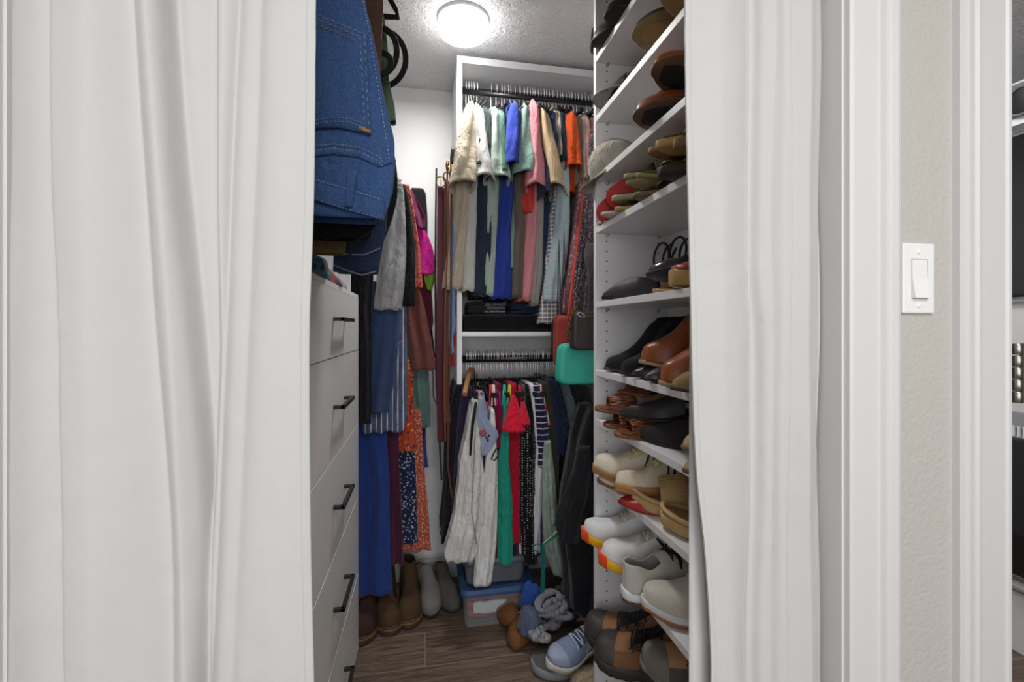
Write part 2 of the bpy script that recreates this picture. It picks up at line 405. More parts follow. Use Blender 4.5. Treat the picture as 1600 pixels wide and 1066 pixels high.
# ------------------------------------------------------------------ drawer unit (left)
DX, DN, DF = -.244, 1.0, 1.777
SE = [1.372, 1.169, .894, .624, .337, .054]
du = thing('drawer_unit', 'light grey chest of five drawers with black bar handles behind the left curtain', 'drawers', (DX, DF, 0))
def dpart(name, a, b, m, par=None, bev=.001):
    q = MB(); q.box((a[0]-DX, a[1]-DF, a[2]), (b[0]-DX, b[1]-DF, b[2])); return q.build(name, m, par or du, smooth=False, bevel=bev)
dpart('carcass', (LX+.02, DN+.002, 0.03), (DX-.019, DF-.002, 1.36), M_drawer)
dpart('top_panel', (LX+.02, DN, 1.361), (DX-.001, DF, 1.374), M_edge)
dpart('plinth', (LX+.02, DN+.02, 0), (DX-.05, DF-.02, .05), M_drawer)
for k in range(5):
    t, bt = SE[k], SE[k+1]
    dr = dpart('drawer_front', (DX-.018, DN+.0015, bt+.0015), (DX, DF-.0015, t-.0015-(.011 if k == 0 else 0)), M_drawer)
    dpart('drawer_edge', (DX-.017, DN+.0015, t-.0032-(.011 if k == 0 else 0)), (DX+.0003, DF-.0015, t-.0014-(.011 if k == 0 else 0)), M_edge, dr, 0)
    zc = (t+bt)/2 + .004
    q = MB(); ya, yb = 1.304-DF, 1.473-DF
    q.box((0, ya-.005, zc-.005), (.030, ya+.005, zc+.005)); q.box((0, yb-.005, zc-.005), (.030, yb+.005, zc+.005)); q.box((.020, ya-.005, zc-.005), (.0305, yb+.005, zc+.005))
    q.build('handle', M_black, dr, smooth=False, bevel=.0008)
LR = (-.42, 2.17)   # left rail x, z (runs along Y)
q = MB(); q.tube([(LR[0], .76, LR[1]), (LR[0], 1.775, LR[1])], .009, 14, .016); tag(q.build('clothes_rail', M_rod, origin=(LR[0], .76, LR[1])), 'dark metal rail carrying the folded trousers above the drawers', 'rail')
LR2 = (-.38, 1.97)
q = MB(); q.tube([(LR2[0], 1.80, LR2[1]), (LR2[0], 2.30, LR2[1])], .009, 14, .016); tag(q.build('clothes_rail', M_rod, origin=(LR2[0], 1.8, LR2[1])), 'dark metal rail carrying skirts and dresses at the back left corner', 'rail')
q = MB(); q.box((LX+.01, 1.779, 0), (DX-.03, 1.795, 2.4)); struct(q.build('trim_10', M_mel, smooth=False))
# ------------------------------------------------------------------ curtains
def curtain_mat():
    m, nt, b = newmat('white_curtain_cloth'); b.inputs['Base Color'].default_value = lin('#cacac9'); b.inputs['Roughness'].default_value = .85
    b.inputs['Sheen Weight'].default_value = .1; b.inputs['Specular IOR Level'].default_value = .2
    tc = nd(nt, 'ShaderNodeTexCoord')
    mp = nd(nt, 'ShaderNodeMapping'); mp.inputs['Scale'].default_value = (1400, 1, 60); nt.links.new(tc.outputs['Object'], mp.inputs[0])
    n = nd(nt, 'ShaderNodeTexNoise', Scale=1.0, Detail=2.0); nt.links.new(mp.outputs[0], n.inputs['Vector'])
    mp2 = nd(nt, 'ShaderNodeMapping'); mp2.inputs['Scale'].default_value = (30, 1, 1100); nt.links.new(tc.outputs['Object'], mp2.inputs[0])
    n2 = nd(nt, 'ShaderNodeTexNoise', Scale=1.0, Detail=2.0); nt.links.new(mp2.outputs[0], n2.inputs['Vector'])
    n3 = nd(nt, 'ShaderNodeTexNoise', Scale=9.0, Detail=3.0, Distortion=.8); nt.links.new(tc.outputs['Object'], n3.inputs['Vector'])
    b0 = nd(nt, 'ShaderNodeBump', Strength=.25, Distance=.012); nt.links.new(n3.outputs[0], b0.inputs['Height'])
    ad = math_(nt, 'ADD', n.outputs[0], n2.outputs[0])
    b1 = nd(nt, 'ShaderNodeBump', Strength=.22, Distance=.0005); nt.links.new(ad, b1.inputs['Height']); nt.links.new(b0.outputs[0], b1.inputs['Normal'])
    nt.links.new(b1.outputs[0], b.inputs['Normal'])
    tr = nd(nt, 'ShaderNodeBsdfTranslucent'); tr.inputs[0].default_value = (.7, .7, .7, 1); mx = nd(nt, 'ShaderNodeMixShader'); mx.inputs[0].default_value = .12
    out = nt.nodes['Material Output']; nt.links.new(b.outputs[0], mx.inputs[1]); nt.links.new(tr.outputs[0], mx.inputs[2]); nt.links.new(mx.outputs[0], out.inputs[0])
    return m
M_curt = curtain_mat()
CY = .634
def curtain(label, left, right, folds, hem_side, ofs=0, zb=.02):
    """left/right: tables of edge px against py; folds: (px table, amp, wl, wr) ridges / creases"""
    NX, NZ = 230, 120; rings = []
    def pyz(z): return 513-(z-HC)*F/zd(0, CY)
    for j in range(NZ+1):
        z = 2.0+(zb-2.0)*j/NZ; py = pyz(z)
        xl, xr = XY(itp(left, py), CY), XY(itp(right, py), CY); row = []
        for i in range(NX+1):
            x = xl+(xr-xl)*i/NX; d = 0
            for tab, amp, wl, wr in folds:
                c = XY(itp(tab, py), CY); u = x-c
                if wl < 0:
                    d += 1.4*amp/(1+math.exp(-max(-40, min(40, u/wr)))); continue
                wd = wl if u < 0 else wr
                d += 1.45*amp*math.exp(-abs(u/wd)**1.5)
            d += .004*noise.noise(Vector((x*9+ofs, z*1.6, ofs)))+.0022*noise.noise(Vector((x*26, z*5, ofs+3)))+.0013*noise.noise(Vector((x*14+z*20, z*34-x*18, ofs+5)))*max(0, noise.noise(Vector((x*6, z*4, 9)))+.25)*2
            row.append((x, CY-d, z))
        rings.append(row)
    c = thing('curtain', label, 'curtain', (0, CY, 2.0))
    q = MB(); q.loft(rings, False); pn = q.build('panel', M_curt, c, origin=(0, 0, 0), solid=.0012); pn.location = (0, -CY, -2.0)
    # hem: a doubled strip along the leading edge
    hr = []
    for row in rings:
        seg = row[-8:] if hem_side == 'r' else row[:8]
        hr.append([(p[0], p[1]-.0022, p[2]) for p in seg])
    q = MB(); q.loft(hr, False); h = q.build('hem', M_curt, c, solid=.0014); h.location = (0, -CY, -2.0)
    return c
lf = [([(0, 22), (1066, 22)], .010, .03, .012),
      ([(0, 77), (300, 80), (533, 92), (1066, 102)], -.016, .034, .004),
      ([(0, 150), (533, 150), (1066, 165)], .014, .05, .05),
      ([(0, 205), (270, 222), (533, 240), (800, 262), (1066, 265)], -.012, .022, .012),
      ([(0, 235), (533, 275), (1066, 295)], .010, .02, .014),
      ([(0, 254), (290, 274), (533, 299), (800, 316), (1066, 310)], -.010, -1, .0018),
      ([(0, 262), (290, 284), (533, 308), (800, 322), (1066, 316)], -.007, .006, .012),
      ([(0, 336), (270, 336), (533, 338), (830, 322), (1066, 316)], .013, -1, .0022),
      ([(0, 330), (270, 330), (533, 331), (830, 316), (1066, 311)], -.006, .020, .004),
      ([(0, 372), (300, 358), (600, 345), (1066, 322)], -.009, .008, .010),
      ([(0, 411), (280, 400), (533, 388), (1066, 360)], -.005, .02, .010),
      ([(0, 455), (533, 440), (1066, 440)], .006, .04, .06)]
curtain('white cotton curtain panel gathered at the left side of the closet opening', [(0, 12), (1066, 12)], [(0, 497), (300, 494), (533, 487), (800, 488), (1066, 494)], lf, 'r')
rf = [([(0, 1120), (533, 1125), (1066, 1140)], .007, .05, .04),
      ([(0, 1172), (400, 1170), (533, 1175), (800, 1174), (1066, 1164)], -.008, -1, .0013),
      ([(0, 1169), (400, 1167), (533, 1172), (800, 1171), (1066, 1161)], -.004, .014, .003),
      ([(0, 1186), (400, 1180), (533, 1188), (800, 1187), (1066, 1180)], .010, -1, .0022),
      ([(0, 1205), (300, 1196), (533, 1200), (800, 1198), (1066, 1196)], .005, .012, .02),
      ([(0, 1232), (250, 1234), (533, 1231), (800, 1228), (1066, 1226)], -.008, -1, .0016),
      ([(0, 1228), (250, 1230), (533, 1227), (800, 1224), (1066, 1222)], .004, .006, .003),
      ([(0, 1262), (533, 1257), (1066, 1262)], .010, .02, .02),
      ([(0, 1303), (533, 1295), (1066, 1301)], -.016, .010, .01)]
curtain('white cotton curtain panel drawn to the right in front of the shoe shelves', [(0, 1067), (300, 1072), (600, 1079), (760, 1086), (900, 1098), (1066, 1107)], [(0, 1301), (1066, 1298)], rf, 'l', 7)
# lining layer seen behind the swung hem of the right curtain
q = MB(); rr = []
for j in range(31):
    z = 2.0-1.98*j/30
    rr.append([(XY(1081, CY+.02)+.11*i/12, CY+.024+.004*math.sin(i*.9+z*2), z) for i in range(13)])
q.loft(rr, False); tag(q.build('curtain_lining', M_curt, origin=(0.5, CY+.02, 2.0), solid=.001), 'plain white lining layer hanging just behind the swung hem of the right curtain', 'curtain')
q = MB(); q.tube([(OL+.002, CY+.012, 2.012), (OR-.002, CY+.012, 2.012)], .008, 14); tag(q.build('curtain_rod', M_trim, origin=(OL, CY, 2.012)), 'white tension rod across the top of the closet opening', 'rod')
# ------------------------------------------------------------------ laundry machines glimpsed through the doorway
MX, MY0, MY1 = 2.24, .80, 1.50
lt = thing('laundry_tower', 'stacked white washer and dryer with black glass doors seen through the right doorway', 'washer', (MX, MY0, 0))
def mp_(name, a, b, m, bev=.004, smooth=False):
    q = MB(); q.box((a[0]-MX, a[1]-MY0, a[2]), (b[0]-MX, b[1]-MY0, b[2])); return q.build(name, m, lt, smooth=smooth, bevel=bev)
M_wm = plain('#d8d8d8', .3); M_gl = plain('#161617', .08, 0, 0, 60, 1)
mp_('cabinet', (MX, MY0, .0), (MX+.7, MY1, 2.2), M_wm)
mp_('control_panel', (MX-.006, MY0+.01, 2.06), (MX, MY1-.01, 2.19), plain('#6c6c6c', .4))
mp_('trim_bar', (MX-.014, MY0+.01, 2.00), (MX, MY1-.01, 2.03), M_chrome)
ud = mp_('upper_door', (MX-.02, MY0+.03, 1.37), (MX, MY1-.03, 1.99), M_gl, .01)
mp_('trim_bar', (MX-.014, MY0+.02, 1.345), (MX, MY1-.02, 1.365), M_chrome)
mp_('lower_panel', (MX-.008, MY0+.01, .86), (MX, MY1-.01, .93), plain('#9a9a9e', .4))
q = MB()
for k in range(40): q.box((-.011, .03+k*.0165, .835), (-.004, .038+k*.0165, .875))
q.build('vent_slots', plain('#e6e6e6', .4), lt, smooth=False)
mp_('lower_door', (MX-.02, MY0+.03, .30), (MX, MY1-.03, .83), M_gl, .01)
mp_('trim_bar', (MX-.024, MY0+.02, .285), (MX, MY1-.02, .293), M_chrome, .001); mp_('trim_bar', (MX-.024, MY0+.02, .245), (MX, MY1-.02, .253), M_chrome, .001)
q = MB(); q.lathe([(.05, -.006), (.052, -.018), (.045, -.02)], (0, 1.33-MY0, 2.115), 36, 'x'); dl = q.build('dial', M_black, lt)
q = MB(); q.tube([(-.02, 1.33-MY0+.052*math.cos(a*PI/18), 2.115+.052*math.sin(a*PI/18)) for a in range(37)], .004, 8); q.build('dial_ring', M_chrome, dl)
# ------------------------------------------------------------------ garments
R = random.Random(5)
def sh_(h, f):
    h = h.lstrip('#'); return '#'+''.join('%02x' % int(int(h[i:i+2], 16)*f) for i in (0, 2, 4))
def drape(rows, bulge=1.0, lam=.02, amp=.004, seed=0, nz=46, mn=30, ms=9, taper=.0, grow=1.0, noise_a=.006, hem=.0, top_cap=True, fn=None):
    """hanging cloth: rows = [(z, x0, x1, ynear, yfar)] top to bottom; folds run down its near face"""
    rows = sorted(rows, key=lambda r: -r[0]); zt, zb_ = rows[0][0], rows[-1][0]
    tabs = [[(zt-r[0], r[k]) for r in rows] for k in (1, 2, 3, 4)]
    rings = []; ph = seed*1.7
    def near_y(x, z, x0, x1, y0):
        xc, a = (x0+x1)/2, max((x1-x0)/2, 1e-4); u = max(-1, min(1, (x-xc)/a))
        t = (zt-z)/(zt-zb_); g = min(1, .25+t*1.1)*grow
        bl = min(a*bulge, .05)
        d = bl*(1-math.sqrt(max(0, 1-u*u)))
        f = amp*g*(math.sin(2*PI*(x-xc)/lam*(1-.25*t)+ph+2.2*t+1.5*noise.noise(Vector((seed, z*4, 1)))) + .5*math.sin(2*PI*(x-xc)/lam*.57+ph*2-1.3*t))
        f *= (1-u*u)**.5 if abs(u) < 1 else 0
        return y0+d+f+noise_a*(noise.noise(Vector((x*14+seed*3, z*6, seed)))+.35*noise.noise(Vector((x*40+z*12+seed, z*30-x*20, seed+4))))
    for j in range(nz+1):
        dz = (zt-zb_)*j/nz; z = zt-dz
        x0, x1, y0, y1 = (itp(t, dz) for t in tabs)
        sway = noise_a*.8*noise.noise(Vector((seed*5, z*5, 2)))
        x0 += sway+.4*noise_a*noise.noise(Vector((seed, z*13, 6))); x1 += sway+.4*noise_a*noise.noise(Vector((seed+9, z*13, 7)))
        ring = []
        for i in range(mn+1):
            a = PI*i/mn; x = (x0+x1)/2-(x1-x0)/2*math.cos(a)
            zz = z
            if j == nz: zz += hem*math.sin(x/lam*2*PI*.7+seed)*1.0
            ring.append(Vector((x, near_y(x, z, x0, x1, y0), zz)))
        yl, yr = ring[0].y, ring[-1].y
        w_ = (x1-x0)
        for i in range(1, ms+1):
            q = i/(ms+1); y = yr+(y1-yr)*q
            ring.append(Vector((x1-w_*.1*math.sin(PI*q)+amp*1.2*math.sin(y*90+seed+z*3)*math.sin(PI*q), y, z)))
        for i in range(5):
            a = PI*i/4; ring.append(Vector(((x0+x1)/2+w_/2*math.cos(a)*.7, y1+.004*math.sin(a), z)))
        for i in range(ms, 0, -1):
            q = i/(ms+1); y = yl+(y1-yl)*q
            ring.append(Vector((x0+w_*.1*math.sin(PI*q)+amp*1.2*math.sin(y*80+seed*2+z*3)*math.sin(PI*q), y, z)))
        rings.append(ring)
    q = MB(); q.loft(rings, True, top_cap, False)
    def surf(x, z):
        dz = zt-z; x0, x1, y0, y1 = (itp(t, dz) for t in tabs)
        return near_y(x, z, x0, x1, y0)
    q.surf = surf
    return q
def sleeve(a, b, r0, r1, seed=0, n=30, m=40, bend=0, hem_in=.0):
    """tube from shoulder a to hem b; r = (rx, ry)"""
    a, b = Vector(a), Vector(b); d = (b-a); rings = []
    for j in range(n+1):
        s = j/n
        c = a+d*s+Vector((0, -bend*math.sin(PI*s), 0))
        e = math.sin(min(1, s*5+.12)*PI/2)
        rx = (r0[0]+(r1[0]-r0[0])*s**.9)*e; ry = (r0[1]+(r1[1]-r0[1])*s)*e
        ring = []
        for k in range(m):
            t = 2*PI*k/m
            f = 1+.13*s*math.sin(3*t+seed+2*s)+.07*math.sin(5*t+seed*2+3*s)+.16*noise.noise(Vector((math.cos(t)*1.3+seed, math.sin(t)*1.3, s*4)))+.10*s*noise.noise(Vector((math.cos(t)*3+seed, math.sin(t)*3, s*7+seed)))
            tilt = -.35*math.sin(t)*ry*s
            ring.append(c+Vector((rx*math.cos(t)*f, ry*math.sin(t)*f, tilt+.3*rx*math.cos(t)*s*(-1 if d.x > 0 else 1)*min(1, abs(d.x)*12))))
        rings.append(ring)
    # turn the hem inwards
    last = rings[-1]; cc = sum(last, Vector())/m
    rings.append([cc+(p-cc)*.93+Vector((0, 0, .004)) for p in last]); rings.append([cc+(p-cc)*.86+Vector((0, 0, .03)) for p in last])
    q = MB(); q.loft(rings, True, True, False); q.rings = rings; return q
def hemline(mbq, pts, r=.0012): mbq.tube(pts, r, 5)
YN = 1.87
def shirt(name, label, cat, mat, sh, slv, body, rail=R1, out=.20, blen=None, smat=None, seed=None, group=None, zoff=0, collar=None, fold=.0035, hem=.004, parts=True):
    """short-sleeved top seen from its shoulder end.
    sh=(px, py) near shoulder, slv=(px, py, halfpx) sleeve hem or None, body=[(px, py, halfpx), ...] down to hem"""
    seed = seed if seed is not None else R.random()*20
    yn = rail[0]-out
    s = P(sh[0], sh[1], yn); org = Vector((s.x, rail[0], rail[1]))
    t = thing(name, label, cat, org, group)
    yb = yn+.045 if slv else yn
    pb = [(P(px, py, yb), hp/F*zd(P(px, py, yb).x, yb)) for px, py, hp in body]
    zt = s.z+.004
    rows = [(zt+.035, s.x-.006, s.x+.006, rail[0]-.07, rail[0]+.05), (zt+.012, s.x-.010, s.x+.010, yn+.10, rail[0]+.12), (zt-.02, s.x-.014, s.x+.014, yb+.006, rail[0]+.18)]
    for p, h in pb: rows.append((p.z, p.x-h, p.x+h, yb, min(rail[0]+.19, BY-.03)))
    def loc(q): q.v = [tuple(Vector(v)-org) for v in q.v]; return q
    bq = drape(rows, lam=.026, amp=fold, seed=seed, hem=hem, bulge=.9)
    loc(bq).build('body', mat, t, solid=.0016)
    if slv:
        hpx = P(slv[0], slv[1], yn-.005); h = slv[2]/F*zd(hpx.x, yn)
        sq = sleeve((s.x, yn+.03, zt+.004), (hpx.x, yn+.02, hpx.z), (min(.022, h), .05), (h, .062), seed)
        rg = sq.rings; loc(sq).build('sleeve', smat or mat, t, solid=.0016)
        for kk, off_ in ((27, .0008), (7, .0006)):
            hq = MB(); cc = sum(rg[kk], Vector())/len(rg[kk]); pr_ = [p+(p-cc).normalized()*off_-org for p in rg[kk]]; hq.tube(pr_+[pr_[0]], .0007, 5); hq.build('sleeve_seam', smat or mat, t)
        sq = sleeve((s.x, rail[0]+.16, zt-.01), (s.x+.004, rail[0]+.175, zt-.17), (.012, .02), (.02, .035), seed+1, 8, 12)
        loc(sq).build('sleeve', smat or mat, t, solid=.0012)
    if collar:
        q = MB(); q.tube([(s.x+.013*math.cos(a), rail[0]-.01+.075*math.sin(a), zt+.036+.012*math.cos(a)) for a in [2*PI*k/20 for k in range(21)]], .006, 8)
        loc(q).build('collar', collar if not isinstance(collar, bool) else mat, t)
    return t
# ---- upper row, left to right
C = fab
U = [
 # label, name, material, shoulder, sleeve(px,py,half), body rows, out, extra
 ('shirt', 'oatmeal linen shirt with a wide sleeve, first on the upper rail', C(sh_('#cdbfa9', .88), wr=1.4), (737, 155), (722, 293, 21), [(728, 200, 10), (722, 300, 17), (706, 452, 19)], .21),
 ('shirt', 'off white tee with a stone sleeve, second from the left on the upper rail', C(sh_('#d4d2cd', .88)), (746, 160), (757, 285, 19), [(745, 210, 8), (738, 300, 13), (731, 455, 14)], .195),
 ('shirt', 'dark slate green tee with a folded sleeve cuff, behind the off white tee', C(sh_('#2f3f3c', .88)), (757, 165), (762, 268, 22), [(757, 260, 12), (754, 350, 13), (752, 462, 11)], .185),
 ('shirt', 'pale sage button shirt next to the slate green tee', C(sh_('#b3c4b6', .88)), (774, 166), (778, 285, 20), [(772, 230, 14), (770, 320, 17), (767, 462, 17)], .19),
 ('shirt', 'deep green marled tee hanging in front of the navy gap', C(sh_('#4b7563', .88)), (783, 170), (786, 280, 13), [(780, 250, 12), (781, 330, 13), (772, 460, 14)], .18),
 ('shirt', 'royal blue tee with a periwinkle faded shoulder', C(sh_('#2b3f9e', .88)), (804, 156), (802, 265, 18), [(798, 240, 10), (792, 330, 13), (787, 467, 19)], .205),
 ('shirt', 'sea green polo shirt with a drooping folded sleeve', C(sh_('#8aa79c', .88)), (822, 160), (820, 278, 20), [(818, 240, 8), (808, 340, 9), (802, 420, 5)], .20),
 ('shirt', 'taupe brown tee squeezed beside the royal blue tee', C(sh_('#6d6055', .88)), (812, 175), None, [(812, 300, 8), (810, 465, 8)], .17),
 ('shirt', 'light peach and rose tee with a pink front', C(sh_('#d98f98', .88)), (834, 154), (838, 297, 15), [(836, 240, 9), (833, 330, 13), (825, 470, 13)], .205),
 ('shirt', 'navy polo shirt with a long hanging sleeve', C(sh_('#27324a', .88)), (851, 180), (851, 312, 8), [(850, 260, 7), (846, 340, 7), (842, 462, 6)], .19),
 ('shirt', 'tan cotton tee with a flared sleeve, middle of the upper rail', C(sh_('#bfa684', .88)), (846, 165), (871, 300, 17), [(850, 240, 5), (852, 300, 7)], .21),
 ('shirt', 'deep denim blue shirt behind the tan tee', C(sh_('#2c4a73', .88)), (862, 172), (866, 250, 9), [(864, 260, 9), (858, 350, 11), (852, 466, 12)], .17),
 ('shirt', 'cream tee just left of the navy tee', C(sh_('#c9bca6', .88)), (870, 170), (873, 255, 6), [(870, 300, 5), (866, 420, 4)], .17),
 ('shirt', 'dark teal navy tee left of the grey sweater', C(sh_('#223a55', .88)), (878, 172), (880, 262, 8), [(877, 300, 8), (868, 462, 8)], .175),
 ('shirt', 'bright orange shirt with a bunched cuff', C(sh_('#d9531c', .88), wr=1.3), (893, 172), (896, 268, 13), [(894, 240, 11), (893, 300, 8)], .205),
 ('shirt', 'ivory cable knit sweater right of the orange shirt', C(sh_('#c8bfae', .88), 'knit'), (908, 178), (909, 290, 7), [(909, 300, 6), (903, 440, 5)], .18),
 ('shirt', 'blush pink blouse near the end of the upper rail', C(sh_('#cfa6a5', .88)), (915, 176), (916, 300, 8), [(914, 300, 8), (900, 455, 10)], .19),
 ('shirt', 'dusty rose striped shirt at the end of the upper rail', C(sh_('#b58487', .88), 'stripe', '#8f5f67', sc=120), (926, 178), None, [(926, 300, 8), (916, 455, 9)], .20),
]
for i, (nm, lb_, m, sh, sl, bd, out) in enumerate(U):
    t = shirt(nm, lb_, 'shirt', m, sh, sl, bd, R1, out, seed=i*2.3+1, collar=True)
# long sleeves and lengths that hang lower than the row
def hanging(name, label, cat, mat, pts, ynear, yfar, org, seed=1, lam=.03, amp=.004, bulge=.6, hem=.003, group=None, na=.005, part='body', nz=46, mn=34):
    """pts [(py, pxl, pxr)] outline on the plane of its near face"""
    rows = []
    for py, a, b in pts:
        pa, pb_ = P(a, py, ynear), P(b, py, ynear); rows.append(((pa.z+pb_.z)/2, pa.x, pb_.x, ynear, yfar))
    t = thing(name, label, cat, org, group) if label else None
    q = drape(rows, lam=lam, amp=amp, seed=seed, hem=hem, bulge=bulge, noise_a=na, nz=nz, mn=mn); q.org = Vector(org)
    q.v = [tuple(Vector(v)-q.org) for v in q.v]
    q.build(part, mat, t, solid=.0016)
    return t, q
def back(label, name, cat, mat, pts, yn=1.88, depth=.3, rail=R1, **k):
    px = (pts[0][1]+pts[0][2])/2; o = (XY(px, rail[0]), rail[0], rail[1])
    return hanging(name, label, cat, mat, pts, yn, min(yn+depth, BY-.02), o, **k)
back('pale blue grey ribbed sweater with a long hanging sleeve and cuff', 'sweater', 'sweater', C('#a5b3b9', 'hstripe', '#8fa0a8', sc=160, duty=.4), [(178, 880, 890), (250, 876, 890), (300, 872, 892), (380, 864, 890), (430, 856, 884), (445, 853, 880), (472, 851, 876)], 1.875, .3, seed=3)
back('blue and orange plaid flannel shirt whose hem hangs lowest at the rail end', 'plaid_shirt', 'shirt', C('#58718f', 'plaid', '#b5622f', '#d8d2c4', sc=55), [(190, 884, 888), (300, 866, 880), (440, 852, 880), (485, 846, 884), (506, 843, 881)], 1.90, .25, seed=4, amp=.003)
back('scarlet red top showing in a small patch under the sea green sleeve', 'red_shirt', 'top', C('#bf3a32'), [(180, 826, 832), (290, 818, 836), (310, 812, 838), (332, 822, 832)], 1.90, .2, seed=5)
back('dark navy long top between the off white and green tees', 'navy_shirt', 'top', C('#232f3e'), [(180, 756, 764), (280, 744, 770), (400, 742, 768), (462, 740, 762)], 1.92, .3, seed=6)
back('fog grey shirt with a narrow hem beside the pink tee', 'grey_shirt', 'shirt', C('#8a8782'), [(180, 840, 846), (320, 836, 850), (430, 832, 848), (478, 830, 842)], 1.915, .3, seed=7)
# scarves hanging at the right end of the upper rail
for k, (lb_, m, pts, yn) in enumerate([
  ('mauve pink long scarf hanging at the right end of the upper rail', C('#8f6068', 'floral', '#b58a8c', sc=70), [(200, 918, 926), (300, 905, 922), (400, 892, 912), (490, 878, 898)], 1.86),
  ('narrow coral red scarf between the patterned scarves', C('#c94a42'), [(210, 921, 925), (300, 911, 919), (400, 898, 905), (500, 886, 892)], 1.85),
  ('black and grey sequinned scarf beside the coral one', C('#3a3236', 'floral', '#8c7f86', sc=130), [(210, 924, 932), (300, 914, 928), (400, 902, 919), (505, 893, 905)], 1.84),
  ('dark purple speckled scarf nearest to the shoe unit', C('#4d4049', 'floral', '#7c6a75', sc=110), [(210, 928, 940), (300, 920, 940), (400, 910, 940), (520, 906, 925)], 1.835),
  ('crimson scarf showing low behind the dark bag', C('#8f1e20'), [(300, 922, 940), (400, 916, 935), (490, 905, 930)], 1.87),
  ('charcoal jersey scarf knotted at the shoe unit edge', C('#4d494c'), [(380, 918, 945), (400, 916, 945), (440, 922, 945), (500, 917, 945)], 1.80)]):
    back(lb_, 'scarf', 'scarf', m, pts, yn, .05, seed=20+k, lam=.012, amp=.003, bulge=.5)
# ---- hangers: chrome hook, velvet shoulders
M_hook = plain('#e6e6e8', .35, .55); M_velvet = plain('#151416', .95, 0, .2, 300)
def hanger(loc, label, group, rz=0, mat=None, hk=None):
    t = thing('clothes_hanger', label, 'hanger', loc, group, (0, 0, rz))
    q = MB(); pts = [(0, .022*math.cos(a), .006+.022*math.sin(a)) for a in [PI*1.05-k*PI*1.25/14 for k in range(15)]]
    pts = [(0, -.021, -.012)]+[(0, .022*math.cos(a), .008+.022*math.sin(a)) for a in [PI-k*PI/12 for k in range(13)]]+[(0, .020, -.012), (0, .006, -.026), (0, 0, -.04), (0, 0, -.105)]
    q.tube(pts, .0021, 7); q.build('hook', hk or M_hook, t)
    q = MB()
    pts = [(0, y, -.104-.05*abs(y/.21)**1.3) for y in [-.21+.42*k/16 for k in range(17)]]
    q.strip(pts, (1, 0, 0), .006, .010)
    q.strip([(0, -.205, -.14), (0, -.17, -.147), (0, 0, -.149), (0, .17, -.147), (0, .205, -.14)], (1, 0, 0), .005, .006)
    q.build('shoulders', mat or M_velvet, t, smooth=False, bevel=.001)
    return t
H0 = None
xs = [728, 732, 736, 740, 745, 767, 775, 784, 788, 793, 797, 803, 812, 818, 823, 827, 831, 835, 840, 844, 848, 852, 857, 861, 864, 869, 874, 878, 882, 888, 892, 896, 901, 907, 912, 917, 922, 927]
for px in xs:
    x = XY(px, R1[0]); z = R1[1]+.010
    if H0 is None: H0 = hanger((x, R1[0], z), 'slim hanger with a silver hook crowded on the upper rail above the shirts', 'hangers on the upper rail')
    else: dup(H0, (x, R1[0], z), rot=(0, 0, R.uniform(-.1, .1)))
H1 = None
for k in range(44):
    px = 728+k*3.9+R.uniform(-1, 1)
    x = XY(px, R2[0]); z = R2[1]+.010
    if H1 is None: H1 = hanger((x, R2[0], z), 'slim black velvet hanger with a silver hook packed on the lower rail', 'hangers on the lower rail')
    else: dup(H1, (x, R2[0], z), rot=(0, 0, R.uniform(-.08, .08)))
wh = hanger((XY(736, R2[0]), R2[0]-.01, R2[1]+.012), 'light wooden hanger standing out at the left end of the lower rail', None, -.22, plain('#9c6a43', .5)); 
for c in wh.children:
    if c.name.startswith('shoulders'):
        bpy.data.objects.remove(c)
q = MB(); q.strip([(0, y, -.06-.075*abs(y/.21)**1.5) for y in [-.22+.42*k/16 for k in range(17)]], (1, 0, 0), .02, .022); q.build('shoulders', plain('#9c6a43', .5), wh, smooth=False, bevel=.004)
# ---- shelf between the rows: folded things in the dark
def folded(name, label, cat, m, x0, x1, y0, y1, z0, z1, seed=0, group=None, n=3, rz=0):
    """a folded cloth / soft box with rounded layers"""
    q = MB(); h = (z1-z0)/n
    for k in range(n):
        rings = []
        for j in range(11):
            x = x0+(x1-x0)*j/10; e = 1-.10*abs(j/5-1)**6
            ring = []
            for i in range(20):
                a = 2*PI*i/20; c, s_ = math.cos(a), math.sin(a)
                yy = (y0+y1)/2+(y1-y0)/2*math.copysign(abs(c)**.35, c)*e*(1-.04*((k*7+j) % 3)); zz = z0+h*(k+.5)+h/2*math.copysign(abs(s_)**.6, s_)*e
                nn = .006*noise.noise(Vector((x*20+seed, yy*15, k+zz*10)))
                ring.append((x, yy+nn, max(z0, zz+nn)))
            rings.append(ring)
        q.loft(rings, True, True, True)
    o = q.build(name, m, origin=((x0+x1)/2, (y0+y1)/2, z0)); return tag(o, label, cat, group)
xa = XY(727, 1.97)
folded('storage_box', 'soft black fabric box lying on the shelf under the shirts', 'box', C('#17171b'), xa, .62, 1.965, 2.28, 1.2352, 1.315, 1, n=1)
folded('folded_sweater', 'dark charcoal folded sweater on top of the black fabric box', 'sweater', C('#29272b'), xa+.02, xa+.16, 1.99, 2.26, 1.316, 1.37, 2)
folded('folded_sweater', 'light grey folded sweater slumped on the black fabric box', 'sweater', C('#8d8d90', 'hstripe', '#55555a', sc=90), XY(757, 2.0), XY(790, 2.0), 1.98, 2.25, 1.316, 1.36, 3)
folded('folded_shirt', 'navy folded top on the black fabric box with an orange one beside it', 'top', C('#1f2d55'), XY(803, 2.0), XY(850, 2.0), 1.98, 2.25, 1.316, 1.365, 4)
folded('folded_shirt', 'burnt orange folded cloth peeking out on the navy top', 'top', C('#b1613a'), XY(806, 1.99), XY(826, 1.99), 1.975, 2.2, 1.366, 1.385, 5, n=1)
